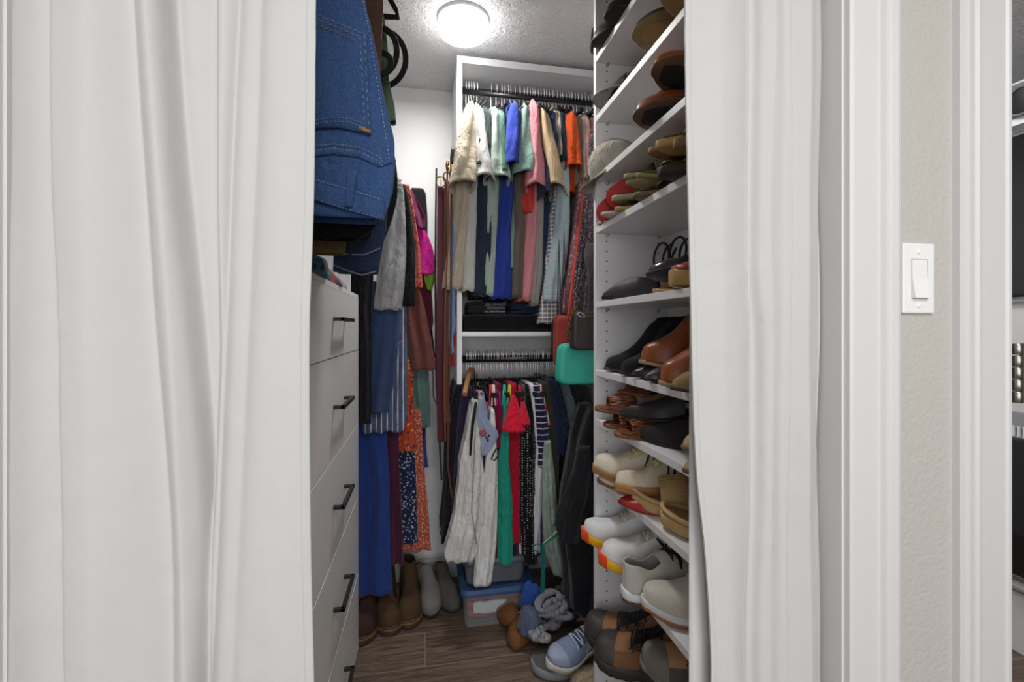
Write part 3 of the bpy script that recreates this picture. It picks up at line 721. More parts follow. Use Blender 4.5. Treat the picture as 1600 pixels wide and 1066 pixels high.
# ---- lower row
L = [
 ('navy_blouse', 'near black navy top at the far left end of the lower rail', 'top', C('#15151f'), [(602, 712, 726), (640, 702, 730), (720, 698, 726), (800, 694, 712), (850, 690, 700)], 1.93),
 ('purple_blouse', 'dark aubergine top behind the white blouse', 'top', C('#251a38'), [(605, 724, 738), (660, 716, 742), (760, 708, 730), (830, 704, 725)], 1.90),
 ('black_blouse', 'plain black top between the aubergine top and white blouse', 'top', C('#1a1a1c'), [(610, 733, 746), (650, 728, 756), (700, 730, 760), (780, 728, 760), (850, 730, 760)], 1.93),
 ('slate_blouse', 'slate grey blue top below the floral halter top', 'top', C('#5b6172'), [(690, 745, 760), (760, 748, 770), (840, 742, 765), (895, 738, 762)], 1.90),
 ('wine_blouse', 'wine red top hanging low between the white and teal tops', 'top', C('#8c1a33'), [(640, 770, 782), (720, 770, 792), (800, 772, 790), (892, 772, 788)], 1.91),
 ('black_vest', 'black vest with pink straps left of the red ruffled top', 'top', C('#161618'), [(612, 768, 796), (650, 766, 798), (720, 768, 800)], 1.90),
 ('magenta_blouse', 'deep raspberry top with narrow straps', 'top', C('#7d1340'), [(600, 777, 782), (640, 774, 786), (700, 775, 790)], 1.89),
 ('teal_vest', 'bright teal sleeveless top with scooped armholes', 'top', C('#1f9c86', wr=1.4), [(618, 788, 791), (660, 787, 795), (690, 783, 797), (720, 779, 796), (780, 778, 801), (884, 780, 804)], 1.875),
 ('plum_blouse', 'dark plum top right of the teal top', 'top', C('#3a1430'), [(640, 794, 804), (720, 798, 806), (800, 796, 812), (886, 800, 812)], 1.90),
 ('red_dress', 'bright crimson long top under the ruffled sleeve', 'top', C('#b0122f'), [(602, 799, 806), (660, 797, 815), (720, 796, 814), (800, 798, 816), (850, 800, 814)], 1.89),
 ('cream_blouse', 'cream white top glimpsed between crimson and polka dots', 'top', C('#ddd6cf'), [(760, 806, 813), (820, 806, 822), (870, 806, 822)], 1.91),
 ('polka_dot_blouse', 'black blouse with rows of white polka dots', 'top', C('#131317', 'dots', '#e9e6e2', sc=95, duty=.42), [(602, 820, 826), (640, 819, 832), (700, 813, 838), (780, 812, 838), (850, 816, 838), (884, 818, 842)], 1.875),
 ('white_tee', 'white tee showing between the polka dot blouse and striped top', 'top', C('#dcdbe0'), [(600, 828, 834), (660, 833, 848), (690, 838, 852), (760, 834, 848), (866, 828, 846)], 1.88),
 ('striped_blouse', 'navy knit top with thin white bands on the shoulder', 'top', C('#282648', 'hstripe', '#c9c9d8', sc=38, duty=.18), [(602, 834, 842), (650, 838, 856), (690, 840, 860), (730, 842, 858)], 1.87),
 ('violet_blouse', 'violet long top with a lace edge', 'top', C('#3b2350', 'dots', '#b8a8c8', sc=60, duty=.3), [(650, 836, 850), (720, 840, 856), (800, 842, 852), (870, 840, 850)], 1.89),
 ('red_white_blouse', 'white top with a broad red stripe and flared cuff', 'top', C('#d8d6d4', 'stripe', '#b02a3a', sc=60, duty=.5), [(602, 838, 846), (640, 845, 856), (664, 850, 862)], 1.885),
 ('sage_blouse', 'pale sage satin blouse hanging low and loose', 'top', C('#9fb0a4', wr=1.6, rough=.6), [(690, 852, 862), (740, 848, 868), (800, 850, 874), (860, 852, 884), (902, 868, 896)], 1.86),
 ('olive_blouse', 'dark olive top in the middle of the lower row', 'top', C('#3d3d2c'), [(598, 848, 856), (640, 854, 868), (720, 858, 872), (790, 862, 880)], 1.90),
 ('navy_blazer', 'navy jersey top hanging beside the olive one', 'top', C('#1f2a45'), [(594, 858, 868), (620, 864, 878), (660, 868, 884), (712, 870, 882)], 1.885),
 ('speckled_navy_blouse', 'midnight blue speckled top', 'top', C('#1a2436', 'floral', '#4f6a86', sc=140, duty=.4), [(596, 868, 876), (640, 874, 892), (712, 878, 894)], 1.895),
 ('yellow_blouse', 'mustard yellow top peeking out below the darker tops', 'top', C('#c89b1c'), [(620, 886, 892), (655, 893, 903), (690, 895, 907)], 1.87),
 ('grey_blouse', 'cool grey blouse draped over the mustard top', 'top', C('#5c6a70'), [(600, 880, 890), (640, 890, 904), (672, 896, 912)], 1.86),
 ('charcoal_blouse', 'charcoal top with a thin pale edge', 'top', C('#2b2d33'), [(600, 890, 902), (640, 902, 916), (720, 904, 922), (820, 900, 922)], 1.875),
 ('forest_blouse', 'very dark forest green top at the right end of the lower row', 'top', C('#232e2c'), [(602, 904, 920), (650, 912, 930), (760, 912, 930)], 1.86),
]
for i, (nm, lb_, ct, m, pts, yn) in enumerate(L):
    back(lb_, nm, ct, m, pts, yn, .3, R2, seed=40+i*1.7, lam=.02, amp=.0035, bulge=.8)
# ruffled red sleeve
o = (XY(802, 2.07), 2.07, 1.11); t = thing('ruffled_blouse', 'bright red top with a flared ruffled sleeve in the lower row', 'top', o)
def rel(q, o): q.v = [tuple(Vector(v)-Vector(o)) for v in q.v]; return q
def cone_sleeve(top, bot, r, ruf, k, ry=.05):
    rings = []; a, b = Vector(top), Vector(bot)
    for j in range(15):
        s = j/14; c = a+(b-a)*s
        rings.append([c+Vector((math.cos(u)*(.006+(r-.006)*s**.8)*(1+ruf*s**3*math.sin(k*u)), math.sin(u)*(.015+(ry-.015)*s)*(1+ruf*s**3*math.cos(k*u)), .004*s*s*math.sin(k*u*2))) for u in [2*PI*i/60 for i in range(60)]])
    q = MB(); q.loft(rings, True, True); return q
a, b_ = P(802, 618, 1.87), P(803, 672, 1.85)
rel(cone_sleeve(a, b_, .048, .10, 9), o).build('sleeve', C('#cf1636', wr=1.3), t, solid=.0015)
a, b_ = P(817, 628, 1.86), P(820, 662, 1.84)
rel(cone_sleeve(a, b_, .022, .14, 7, .03), o).build('ruffle', C('#cf1636', wr=1.3), t, solid=.0015)
rel(drape([(P(802, 600, 1.9).z, XY(798, 1.9), XY(807, 1.9), 1.9, 2.2), (P(802, 680, 1.9).z, XY(796, 1.9), XY(812, 1.9), 1.9, 2.2), (P(802, 760, 1.9).z, XY(797, 1.9), XY(814, 1.9), 1.9, 2.2)], lam=.02), o).build('body', C('#c01433'), t, solid=.0015)
# white blouse on the wooden hanger, in front of the row (seen broadside)
t, q = back('white cotton blouse with long open front, nearest the left end of the lower rail', 'white_blouse', 'blouse', C('#d9d6d3', wr=1.5), [(628, 742, 750), (660, 733, 752), (720, 722, 757), (780, 714, 758), (840, 702, 752), (868, 694, 745), (880, 698, 738)], 1.80, .22, R2, seed=70, lam=.035, amp=.009, bulge=.3, hem=.006, na=.012)
o = Vector(q.org); s = MB()
s.strip([P(744, 628, 1.79)-o, P(739, 660, 1.785)-o, P(736, 690, 1.782)-o, P(735, 712, 1.782)-o], (1, 0, 0), [.012, .012, .010, .008], .002); s.build('neck_tie', C('#1a1a1c'), t)
s = MB(); s.tube([P(744, 640, 1.792)-o, P(741, 720, 1.785)-o, P(737, 800, 1.782)-o, P(745, 850, 1.782)-o], .0016, 6); s.build('front_seam', C('#8a8783'), t)
t, q = back('white tank top hanging lowest in front of the storage bins', 'tank_shirt', 'top', C('#dededd', wr=1.4), [(640, 768, 772), (690, 764, 776), (740, 757, 778), (800, 751, 779), (860, 744, 776), (917, 740, 768)], 1.82, .2, R2, seed=75, lam=.03, amp=.005, bulge=.5)
o = Vector(q.org); s = MB(); s.tube([P(776, 700, 1.815)-o, P(770, 712, 1.812)-o, P(768, 718, 1.812)-o, P(772, 720, 1.812)-o, P(779, 712, 1.82)-o], .003, 6); s.build('armhole_trim', C('#2b2222'), t)
t, q = back('small light blue halter top with a pink embroidered flower', 'halter_shirt', 'top', C('#8f9db5'), [(622, 749, 756), (650, 746, 760), (672, 750, 776), (682, 751, 779), (700, 752, 768), (712, 753, 759)], 1.79, .06, R2, seed=77, lam=.03, amp=.003, bulge=.15, hem=0)
o = Vector(q.org)
s = MB()
for a in range(6):
    c = P(755+4*math.cos(a), 676+4*math.sin(a), 1.783)-o; s.lathe([(.001, -.001), (.006, 0), (.001, .001)], c, 10, 'y')
s.build('embroidered_flower', C('#c24d62'), t)
s = MB()
for px, py in ((760, 684), (764, 681), (762, 688)): s.lathe([(.001, -.001), (.005, 0), (.001, .001)], P(px, py, 1.783)-o, 8, 'y')
s.build('embroidered_leaf', C('#26313a'), t)
t, q = back('multicoloured tank top with purple and orange print beside the wooden hanger', 'printed_shirt', 'top', C('#8e96b4', 'floral', '#6a2e6a', '#c77a52', sc=45), [(614, 748, 756), (650, 747, 762), (665, 749, 758)], 1.84, .1, R2, seed=78)
for px, c in ((767, '#d33a4a'), (771, '#e8d8cc'), (779, '#b53a78'), (788, '#3fb39a'), (796, '#c9b34a'), (812, '#c01433')):
    o = (XY(px, 2.07), 2.07, 1.11); s = MB()
    for d in (-3, 3): s.strip([P(px+d*.3, 601, 1.90)-Vector(o), P(px+d*.6, 618, 1.885)-Vector(o), P(px+d, 634, 1.88)-Vector(o)], (1, 0, 0), .006, .002)
    tg = {'#d33a4a': 'red', '#e8d8cc': 'cream', '#b53a78': 'magenta', '#3fb39a': 'mint', '#c9b34a': 'yellow', '#c01433': 'crimson'}[c]
    tag(s.build('camisole', C(c), origin=(0, 0, 0)), tg+' strappy camisole whose straps show on the black hangers', 'top').location = o
# ------------------------------------------------------------------ left corner: skirts, dresses (rail runs away from the camera)
def left(label, name, cat, mat, pts, yn, th=.03, seed=1, lam=.05, amp=.006, bulge=.12, rail=LR2, hem=.004, **k):
    return hanging(name, label, cat, mat, pts, yn, yn+th, (rail[0], yn+th/2, rail[1]), seed=seed, lam=lam, amp=amp, bulge=bulge, hem=hem, **k)
LL = [
 ('black_trousers', 'long black trousers hanging straight beside the drawers', 'trousers', C('#17181d'), [(300, 552, 585), (430, 548, 582), (560, 552, 580), (662, 556, 580)], 1.80),
 ('linen_skirt', 'light grey skirt with fine vertical stripes and gathered waist', 'skirt', C('#a2a3a3', 'stripe', '#94969a', sc=130, duty=.35, wr=1.6), [(276, 606, 622), (292, 603, 629), (330, 599, 633), (400, 591, 634), (484, 583, 627)], 1.82),
 ('blue_trousers', 'faded mid blue trousers folded over below the grey skirt', 'trousers', C('#3a4d74'), [(440, 582, 628), (480, 580, 627), (560, 578, 620), (646, 577, 606)], 1.85),
 ('lace_shorts', 'black lace trimmed shorts behind the grey striped skirt', 'shorts', C('#16181a', wr=1.6), [(288, 616, 632), (320, 618, 640), (400, 612, 649), (478, 612, 648)], 1.87),
 ('striped_blouse', 'navy and white striped blouse with a wavy hem', 'blouse', C('#56617f', 'stripe', '#c5c9d4', sc=48, duty=.22, wr=1.5), [(470, 615, 634), (520, 612, 634), (600, 585, 636), (655, 566, 634), (676, 566, 630)], 1.88),
 ('royal_blue_dress', 'long royal blue dress reaching nearly to the floor', 'dress', C('#2a4488', wr=.7), [(600, 560, 600), (675, 550, 605), (760, 550, 608), (860, 552, 610), (932, 552, 613)], 1.91),
 ('burgundy_dress', 'long burgundy dress just right of the royal blue one', 'dress', C('#4a1f36'), [(600, 600, 622), (700, 604, 624), (800, 605, 626), (884, 609, 631)], 1.935),
 ('floral_blouse', 'orange and red floral blouse above the navy floral dress', 'blouse', C('#c24a2c', 'floral', '#27304f', '#e6a24c', sc=75, duty=.5), [(560, 630, 640), (620, 624, 645), (660, 622, 647), (706, 622, 648)], 1.95),
 ('navy_floral_dress', 'navy dress with small white flowers', 'dress', C('#1f2949', 'floral', '#b9bdca', sc=90, duty=.42), [(640, 628, 642), (700, 624, 647), (780, 622, 651), (850, 622, 652)], 1.975),
 ('coral_patterned_skirt', 'coral red patterned skirt, lowest hem of the floral pieces', 'skirt', C('#b4533d', 'floral', '#d9a58e', sc=120, duty=.5), [(640, 640, 656), (720, 636, 662), (800, 630, 668), (862, 627, 673)], 2.0),
 ('floral_blouse', 'salmon floral top with a thin white edge behind the black shorts', 'top', C('#c86a5e', 'floral', '#8d2f35', sc=85, duty=.5), [(288, 626, 638), (330, 630, 647), (400, 636, 657), (450, 642, 660)], 1.91),
 ('plum_blouse', 'plum satin blouse with the sleeve folded at the top of the corner', 'blouse', C('#6a2a4e', rough=.6), [(296, 632, 642), (320, 634, 656), (340, 642, 665), (356, 652, 664)], 1.945),
 ('rust_trousers', 'reddish brown trousers with the leg end hanging at mid height', 'trousers', C('#6c4039'), [(400, 634, 650), (450, 634, 656), (500, 632, 667), (560, 641, 679), (578, 644, 680)], 1.925),
 ('magenta_blouse', 'hot magenta blouse with a gathered sleeve end', 'blouse', C('#cf1f95', wr=1.6, rough=.6), [(354, 648, 660), (375, 650, 672), (405, 652, 680), (428, 656, 677)], 1.965),
 ('lime_blouse', 'small lime green top tip below the magenta blouse', 'top', C('#7fae38'), [(400, 662, 674), (424, 662, 681), (440, 664, 677), (454, 668, 672)], 1.99),
 ('wine_blouse', 'dark wine blouse behind the rust trousers', 'blouse', C('#5c1d33'), [(380, 640, 662), (440, 646, 672), (500, 660, 677), (515, 664, 675)], 2.015),
 ('sage_trousers', 'grey green trousers below the rust ones', 'trousers', C('#5f7d77'), [(480, 630, 650), (560, 636, 664), (630, 641, 671), (668, 645, 672)], 2.03),
 ('dark_wine_skirt', 'very dark wine skirt under the grey green trousers', 'skirt', C('#3c1b26'), [(600, 640, 655), (680, 638, 662), (740, 640, 661), (772, 646, 658)], 2.05),
 ('black_jacket', 'black jacket shoulder at the very back of the corner', 'jacket', C('#1c1c1e'), [(294, 644, 660), (302, 640, 665), (350, 640, 667), (420, 640, 666), (560, 646, 680)], 2.09),
 ('lilac_blouse', 'pale lilac top edge behind the grey green trousers', 'top', C('#8e7f9e'), [(540, 655, 668), (600, 660, 670), (642, 666, 671)], 2.12),
 ('cobalt_skirt', 'small cobalt blue hem corner against the white wall', 'skirt', C('#3a559c'), [(640, 652, 662), (700, 652, 664), (732, 652, 668)], 2.14),
]
for i, (nm, lb_, ct, m, pts, yn) in enumerate(LL):
    t, q = left(lb_, nm, ct, m, pts, yn, .022, seed=90+i*2.1, lam=.04 if i != 5 else .075, amp=.008 if i != 5 else .02)
    if nm == 'linen_skirt':
        s = MB(); o = q.org
        for zz in (281, 287, 293):
            a, b = P(604, zz, 1.815), P(628, zz+1, 1.815); s.tube([a-o, (a+b)/2-o+Vector((0, -.004, 0)), b-o], .0022, 6)
        s.build('elastic_waistband', m, t)
# trouser hangers over the corner rail (arms seen at the top)
tb = None
for k, y in enumerate([1.815+.042*i for i in range(11)]):
    loc = (LR2[0], y, LR2[1]+.01)
    if tb is None: tb = hanger(loc, 'black velvet hanger on the short rail in the back left corner', 'hangers in the left corner', PI/2)
    else: dup(tb, loc, rot=(0, 0, PI/2+R.uniform(-.1, .1)))
def loop_hanger(label, pts, Y, r=.0075):
    o = P(pts[0][0]-30, pts[0][1], Y); t = thing('clothes_hanger', label, 'hanger', o)
    q = MB(); q.tube([P(a, b, Y)-o for a, b in pts], r, 8); q.build('arm', M_velvet, t)
    q = MB(); a = P(pts[0][0], pts[0][1], Y)-o; c = Vector((LR[0]-o.x, 0, LR[1]-o.z)); q.tube([a, a*.5+c*.5, c, c+Vector((0, 0, .02))], .003, 7); q.build('hook', M_hook, t); return t
def arc(cx, cy, rx, ry, a0, a1, n=14): return [(cx+rx*math.cos(math.radians(a0+(a1-a0)*k/n)), cy+ry*math.sin(math.radians(a0+(a1-a0)*k/n))) for k in range(n+1)]
loop_hanger('black hanger with the outermost curved arm end below the ceiling', [(575, 40)]+arc(596, 92, 38, 44, -80, 70)+[(606, 136), (598, 136)], 1.22)
loop_hanger('black hanger with a rounded arm end inside the outermost one', [(575, 45)]+arc(594, 80, 26, 36, -85, 85)+[(590, 116)], 1.16)
loop_hanger('black hanger with the smallest rounded arm end near the jeans', [(572, 70)]+arc(594, 99, 17, 17, -85, 85)+[(590, 116)], 1.12)
loop_hanger('black clip hanger at the top edge beside the ceiling', [(570, 22), (600, 26), (622, 27), (618, 14), (610, 0), (606, -12)], 1.25, .007)
# things over the drawers on the upper left rail
left('brown paper garment cover with a tan edge behind the jeans', 'garment_cover', 'cover', C('#5a4236', rough=.7), [(-110, 440, 560), (-60, 520, 596), (0, 556, 598), (60, 568, 597), (112, 580, 596)], 1.08, .02, rail=LR, amp=.003)
left('moss green garment tip hanging below the curved hangers', 'moss_shirt', 'top', C('#5d7458'), [(-90, 400, 500), (0, 520, 590), (60, 575, 604), (120, 592, 608), (170, 600, 617), (190, 608, 617)], 1.20, .02, rail=LR, amp=.003)
t, q = left('dark blue jeans folded over a hanger with an open waistband above the drawers', 'dark_jeans', 'jeans', C('#232f47', 'denim', '#46587a'), [(-105, 450, 520), (60, 470, 570), (240, 530, 604), (330, 528, 604), (380, 522, 597), (425, 520, 590)], 1.08, .05, rail=LR, amp=.004, hem=0)
o = q.org; s = MB()
s.strip([P(px, py, 1.073)-o for px, py in ((520, 392), (545, 398), (570, 398), (594, 388))], (0, 0, 1), .003, .002)
s.strip([P(px, py, 1.073)-o for px, py in ((521, 414), (545, 424), (566, 430), (588, 424))], (0, 0, 1), .003, .002); s.build('waistband_seam', C('#8a93a5'), t)
s = MB(); s.strip([P(548, 378, 1.07)-o, P(546, 415, 1.07)-o], (1, 0, 0), .008, .002); s.build('belt_loop', C('#232f47', 'denim', '#46587a'), t)
left('black trousers folded over a hanger right below the blue jeans', 'black_trousers', 'trousers', C('#121317'), [(200, 480, 600), (300, 476, 596), (345, 474, 588), (372, 474, 560)], .90, .03, rail=LR, amp=.003, hem=.002)
left('black trouser leg seen between the jeans and the grey skirt', 'black_trousers', 'trousers', C('#141519'), [(-75, 385, 480), (60, 430, 560), (200, 520, 605), (260, 580, 618), (305, 590, 620), (340, 592, 612), (368, 590, 600)], 1.30, .03, rail=LR, amp=.003)
left('olive tan trousers with their waistband under the black ones', 'tan_trousers', 'trousers', C('#6d5a3d'), [(300, 480, 540), (370, 478, 540), (396, 478, 537)], 1.0, .025, rail=LR, amp=.003, hem=0)
left('charcoal trousers with a pale hook tab behind the blue jeans', 'charcoal_trousers', 'trousers', C('#2a2a2d'), [(280, 540, 590), (340, 545, 585), (372, 548, 578)], .96, .025, rail=LR, amp=.003, hem=0)
# ---- blue jeans, nearest
JY = .80
M_den = C('#28426c', 'denim', '#4d6894', wr=1.0); M_thr = C('#8292ac'); M_thr2 = C('#9a7440')
def PJ(px, py, y=JY): return P(px, py, y)
rows = [(-150, 400, 560), (-60, 410, 566), (0, 420, 571), (24, 424, 577), (71, 430, 586), (126, 436, 596), (184, 440, 609), (218, 440, 616), (250, 440, 616), (300, 438, 611), (338, 436, 600)]
t, q = hanging('blue_jeans', 'mid blue denim jeans folded over a hanger with the back pocket facing out', 'jeans', M_den, rows, JY, JY+.05, (LR[0], JY+.02, LR[1]), seed=3, lam=.16, amp=.0022, bulge=.10, hem=0, na=.004)
o = q.org
def on(px, py, d=.003):
    p = PJ(px, py); p.y = q.surf(p.x, p.z)-d; return p-o
def lerp(pts, n=8):
    out = []
    for (a, b), (c, d) in zip(pts, pts[1:]):
        for k in range(n): out.append((a+(c-a)*k/n, b+(d-b)*k/n))
    return out+[pts[-1]]
# pocket as a raised patch
pk_l = [(470, 20), (470, 120), (470, 200)]; 
pr = MB(); ring = []
for j in range(15):
    v = j/14; xl, xr = 462, 573+7*v; row = []
    for i in range(15):
        u = i/14; px = xl+(xr-xl)*u
        top = 26+max(0, (px-498))*.37+(0 if px > 498 else 0); bot = 203+4*math.sin((px-490)/75*PI)*-1+(px-490)*.08
        row.append(on(px, top+(bot-top)*v, .0045))
    ring.append(row)
pr.loft(ring, False); pocket = pr.build('back_pocket', M_den, t, solid=.003)
def stitch(pts, name='stitching', mat=M_thr, r=.00055, d=.0072, par=None, dash=.0035):
    s = MB(); pp = [on(a, b, d) for a, b in lerp(pts, 24)]; acc = 0; cur = [pp[0]]; onn = True
    for a, b in zip(pp, pp[1:]):
        acc += (b-a).length; cur.append(b)
        if acc > (dash if onn else dash*.45):
            if onn: s.tube(cur, r, 5)
            cur = [b]; acc = 0; onn = not onn
    s.build(name, mat, par or t)
for e in (3, 10):
    stitch([(500, 26+e), (573-e, 54+e*.6), (580-e, 207-e)], par=pocket)
stitch([(492, 26+16), (572-14, 50+16)], par=pocket, mat=M_thr2)
for e in (3, 9): stitch([(480, 203-e), (515, 196-e), (545, 197-e), (578, 207-e)], par=pocket)
s = MB(); s.strip([on(562, 203, .008), on(580, 209, .008)], (0, 0, 1), .006, .002); s.build('bar_tack', M_thr2, pocket)
for e in (0, 7): stitch([(480, 238-e), (520, 233-e), (560, 238-e), (592, 252-e), (600, 262-e)], d=.0035, r=.0006)
s = MB(); s.strip([on(a, b, .002) for a, b in lerp([(480, 243), (520, 238), (560, 243), (592, 257), (613, 250)], 6)], (0, 0, 1), .008, .0035); s.build('yoke_seam', M_den, t)
stitch([(567, 0), (575, 40), (588, 120), (596, 170), (604, 220), (608, 250)], d=.003, r=.0008)
# waistband
s = MB(); rr = []
for j in range(9):
    v = j/8; rr.append([on(px, (279+(px-490)*.30)*(1-v)+(314+(px-490)*.28)*v, .0065-.002*abs(v-.5)) for px in range(440, 604, 8)])
s.loft(rr, False); wb = s.build('waistband', M_den, t, solid=.003)
stitch([(490, 282), (545, 298), (596, 314)], d=.0095, par=wb); stitch([(490, 311), (540, 328), (592, 342)], d=.0095, par=wb)
s = MB(); s.strip([on(553, 268, .011), on(551, 290, .014), (on(546, 325, .011))], (1, 0, 0), .0125, .0035); s.build('belt_loop', M_den, t, bevel=.001)
s = MB(); s.tube([PJ(596, 344, JY+.02)-o, PJ(612, 300, JY+.02)-o, PJ(617, 250, JY+.02)-o], .0025, 6); s.build('side_seam', M_den, t)
# ---- scarf heap on the chest
zt = 1.375
def heap(name, label, cat, m, c, r, h, seed, parent=None, n=30):
    q = MB(); rings = []
    for j in range(13):
        v = j/12; rings.append([])
        for i in range(n):
            a = 2*PI*i/n; rr_ = math.cos(v*PI/2)**.55
            k = 1+.25*noise.noise(Vector((math.cos(a)*1.6+seed, math.sin(a)*1.6, v*2)))+.08*math.sin(7*a+seed+4*v)
            rings[-1].append((r[0]*rr_*math.cos(a)*k, r[1]*rr_*math.sin(a)*k, h*math.sin(v*PI/2)*(1+.2*noise.noise(Vector((math.cos(a)*rr_*2, math.sin(a)*rr_*2, seed))))))
    q.loft(rings, True, True, True); o = q.build(name, m, parent); o.location = c
    return tag(o, label, cat) if label else o
for (px, py, rr_, h, m, lb_, sd) in [(500, 418, .07, .055, C('#3c6a74', 'floral', '#a84a3c', '#2a2f4a', sc=40), 'crumpled teal and red printed scarf on the chest of drawers, nearest the curtain', 3),
     (522, 428, .06, .05, C('#96473f', 'floral', '#3b3c5c', '#5c8f92', sc=35), 'crumpled rust printed scarf in the middle of the chest top', 5),
     (540, 436, .05, .045, C('#a09a96', 'floral', '#a55a4c', sc=30), 'pale grey and rust scarf at the far end of the chest top', 8)]:
    y = {3: 1.15, 5: 1.38, 8: 1.58}[sd]; x = XY(px, y)
    heap('scarf', lb_, 'scarf', m, (x-.05, y, zt), (rr_, .09), h, sd)
# ------------------------------------------------------------------ belts hanging on the left side of the back unit
def belt(label, m, pts, Y, w, name='belt', buckle=None, cat='belt', nz=1):
    o = P(pts[0][0], pts[0][1], Y); t = thing(name, label, cat, o)
    q = MB(); pp = [P(a, b, Y) for a, b in lerp(pts, 10)]; pp = [p+Vector((0, .008*math.sin(p.z*6+w*300), 0))-o for p in pp]
    sd = Vector((1, 0, 0)).lerp(Vector((.6, .8, 0)), .3)
    q.strip(pp, sd, w, .003); q.build('strap', m, t, smooth=False, bevel=.0006)
    if buckle:
        q = MB(); q.tube([Vector((w*.7*math.cos(a), -.004, .02+.022*math.sin(a))) for a in [2*PI*k/20 for k in range(21)]], .003, 8); q.tube([(0, -.006, 0), (0, -.006, .04)], .0018, 6); q.build('buckle', buckle, t)
    return t
M_brass = plain('#7d6238', .35, 1); M_br = leather('#5b3422'); M_mar = leather('#4a1a26'); M_tan = leather('#4f2f1c'); M_dk = leather('#241b1a')
belt('wide maroon leather belt, leftmost of the hanging belts', M_mar, [(689, 292), (688, 400), (687, 520), (688, 640), (689, 690)], 1.93, .030, buckle=M_brass)
belt('narrow dark brown belt with knotted fringe at its top', M_dk, [(682, 262), (681, 330), (680, 440), (682, 600), (690, 750)], 1.96, .008)
belt('chestnut brown belt beside the maroon one', M_br, [(698, 285), (697, 380), (697, 520), (698, 620), (700, 660)], 1.92, .020, buckle=M_brass)
belt('slim tan belt curving at its lower end', M_tan, [(706, 275), (705, 400), (704, 540), (700, 640), (700, 730), (706, 778)], 1.90, .008, buckle=M_brass)
belt('thin cognac belt with an orange brass buckle', leather('#6e3c20'), [(699, 268), (700, 360), (695, 500), (694, 620), (696, 690)], 1.89, .006, buckle=plain('#8a5a2c', .35, 1))
belt('black belt with a broad end hanging behind the brown belts', M_dk, [(693, 300), (694, 450), (695, 600), (690, 690)], 1.98, .024)
belt('thin black cord belt that hangs lowest', M_dk, [(676, 560), (677, 620), (686, 640), (690, 747)], 2.0, .004)
belt('purple and copper woven sash end among the belts', C('#5a2f78', 'hstripe', '#a4552a', sc=30), [(698, 575), (697, 600), (694, 625), (690, 640)], 1.955, .03, 'sash', cat='sash')
back('pale denim blue scarf hanging beside the belts', 'scarf', 'scarf', C('#6f93c4', wr=1.5), [(330, 704, 709), (450, 703, 711), (510, 702, 712), (530, 702, 708), (553, 703, 709)], 1.905, .02, seed=31, amp=.002, lam=.01)
back('bright red narrow scarf low behind the pale denim scarf', 'scarf', 'scarf', C('#a3232b'), [(420, 706, 710), (500, 705, 712), (572, 698, 711)], 1.925, .015, seed=33, amp=.002, lam=.01)
q = MB(); a = P(706, 262, 1.93); q.tube([a, P(706, 248, 1.925), P(707, 236, 1.92), P(708, 232, 1.92)], .008, 10); q.box((a.x-.01, 1.93, a.z-.03), (HX0-.0005, 1.96, a.z-.01))
tag(q.build('belt_hook', M_black, origin=a), 'black hook knob holding the belts on the side of the back unit', 'hook')
# ------------------------------------------------------------------ handbags at the end of the rail
def bag(label, name, m, px0, px1, py0, py1, Y, d, parts=(), e=.28, seedy=0):
    a, b = P(px0, py1, Y), P(px1, py0, Y); cx, cz = (a.x+b.x)/2, (a.z+b.z)/2; w2, h2 = (b.x-a.x)/2, (b.z-a.z)/2
    o = Vector((cx, Y+d/2, a.z)); t = thing(name, label, 'handbag', o); q = MB(); rings = []
    for j, (yy, s) in enumerate([(-d/2, .80), (-d/2-.001, .93), (-d/2*.8, .985), (-d/2*.4, 1), (d/2*.4, 1), (d/2*.8, .985), (d/2, .93), (d/2, .80)]):
        ring = []
        for i in range(40):
            u = 2*PI*i/40; c, s_ = math.cos(u), math.sin(u)
            x = w2*math.copysign(abs(c)**e, c)*s; z = h2*math.copysign(abs(s_)**e, s_)*s
            x *= 1-.06*(z/h2)
            ring.append((x, yy, z+h2))
        rings.append(ring)
    q.loft(rings, True, True, True); q.build('body', m, t)
    q = MB(); q.tube([(w2*.965*math.copysign(abs(math.cos(u))**e, math.cos(u))*(1-.06*math.copysign(abs(math.sin(u))**e, math.sin(u))), -d/2*.82, h2+h2*.985*math.copysign(abs(math.sin(u))**e, math.sin(u))) for u in [2*PI*k/48 for k in range(49)]], .0016, 6)
    q.build('piping', M_dk if name != 'teal_handbag' else leather('#177a6c'), t)
    q = MB(); zt_ = 2*h2
    q.strip([(w2*.1, 0, zt_-.02), (w2*.2, 0, zt_+.10), (w2*.45, 0, zt_+.34), (w2*.7, 0, zt_+.10), (w2*.8, 0, zt_-.02)], (0, 1, 0), .008, .003); q.build('strap', M_dk, t, smooth=False)
    q = MB(); q.tube([(-w2*.85, -d/2*.9, zt_*.86), (0, -d/2*1.05, zt_*.87), (w2*.85, -d/2*.9, zt_*.86)], .0014, 6); q.build('zip', M_brass, t)
    return t
bag('bright teal leather handbag hanging by the end of the shoe unit', 'teal_handbag', leather('#38b3a0', .5), 875, 960, 536, 602, 1.66, .07)
bag('small dark brown leather handbag in front of the teal one', 'brown_handbag', leather('#2f2827', .5), 896, 950, 486, 548, 1.58, .05)
bag('red leather handbag squeezed left of the teal one', 'red_handbag', leather('#a3302a', .5), 869, 890, 492, 573, 1.76, .05)
bag('slim black handbag behind the red one', 'black_handbag', leather('#161618', .5), 864, 880, 500, 560, 1.83, .04)
ch = P(893, 495, 1.60); t = thing('bag_chain', 'gold chain strap dangling beside the dark brown handbag', 'chain', ch)
pts = [(899, 472), (900, 480), (898, 488), (893, 495), (891, 503), (889, 512), (887, 520)]
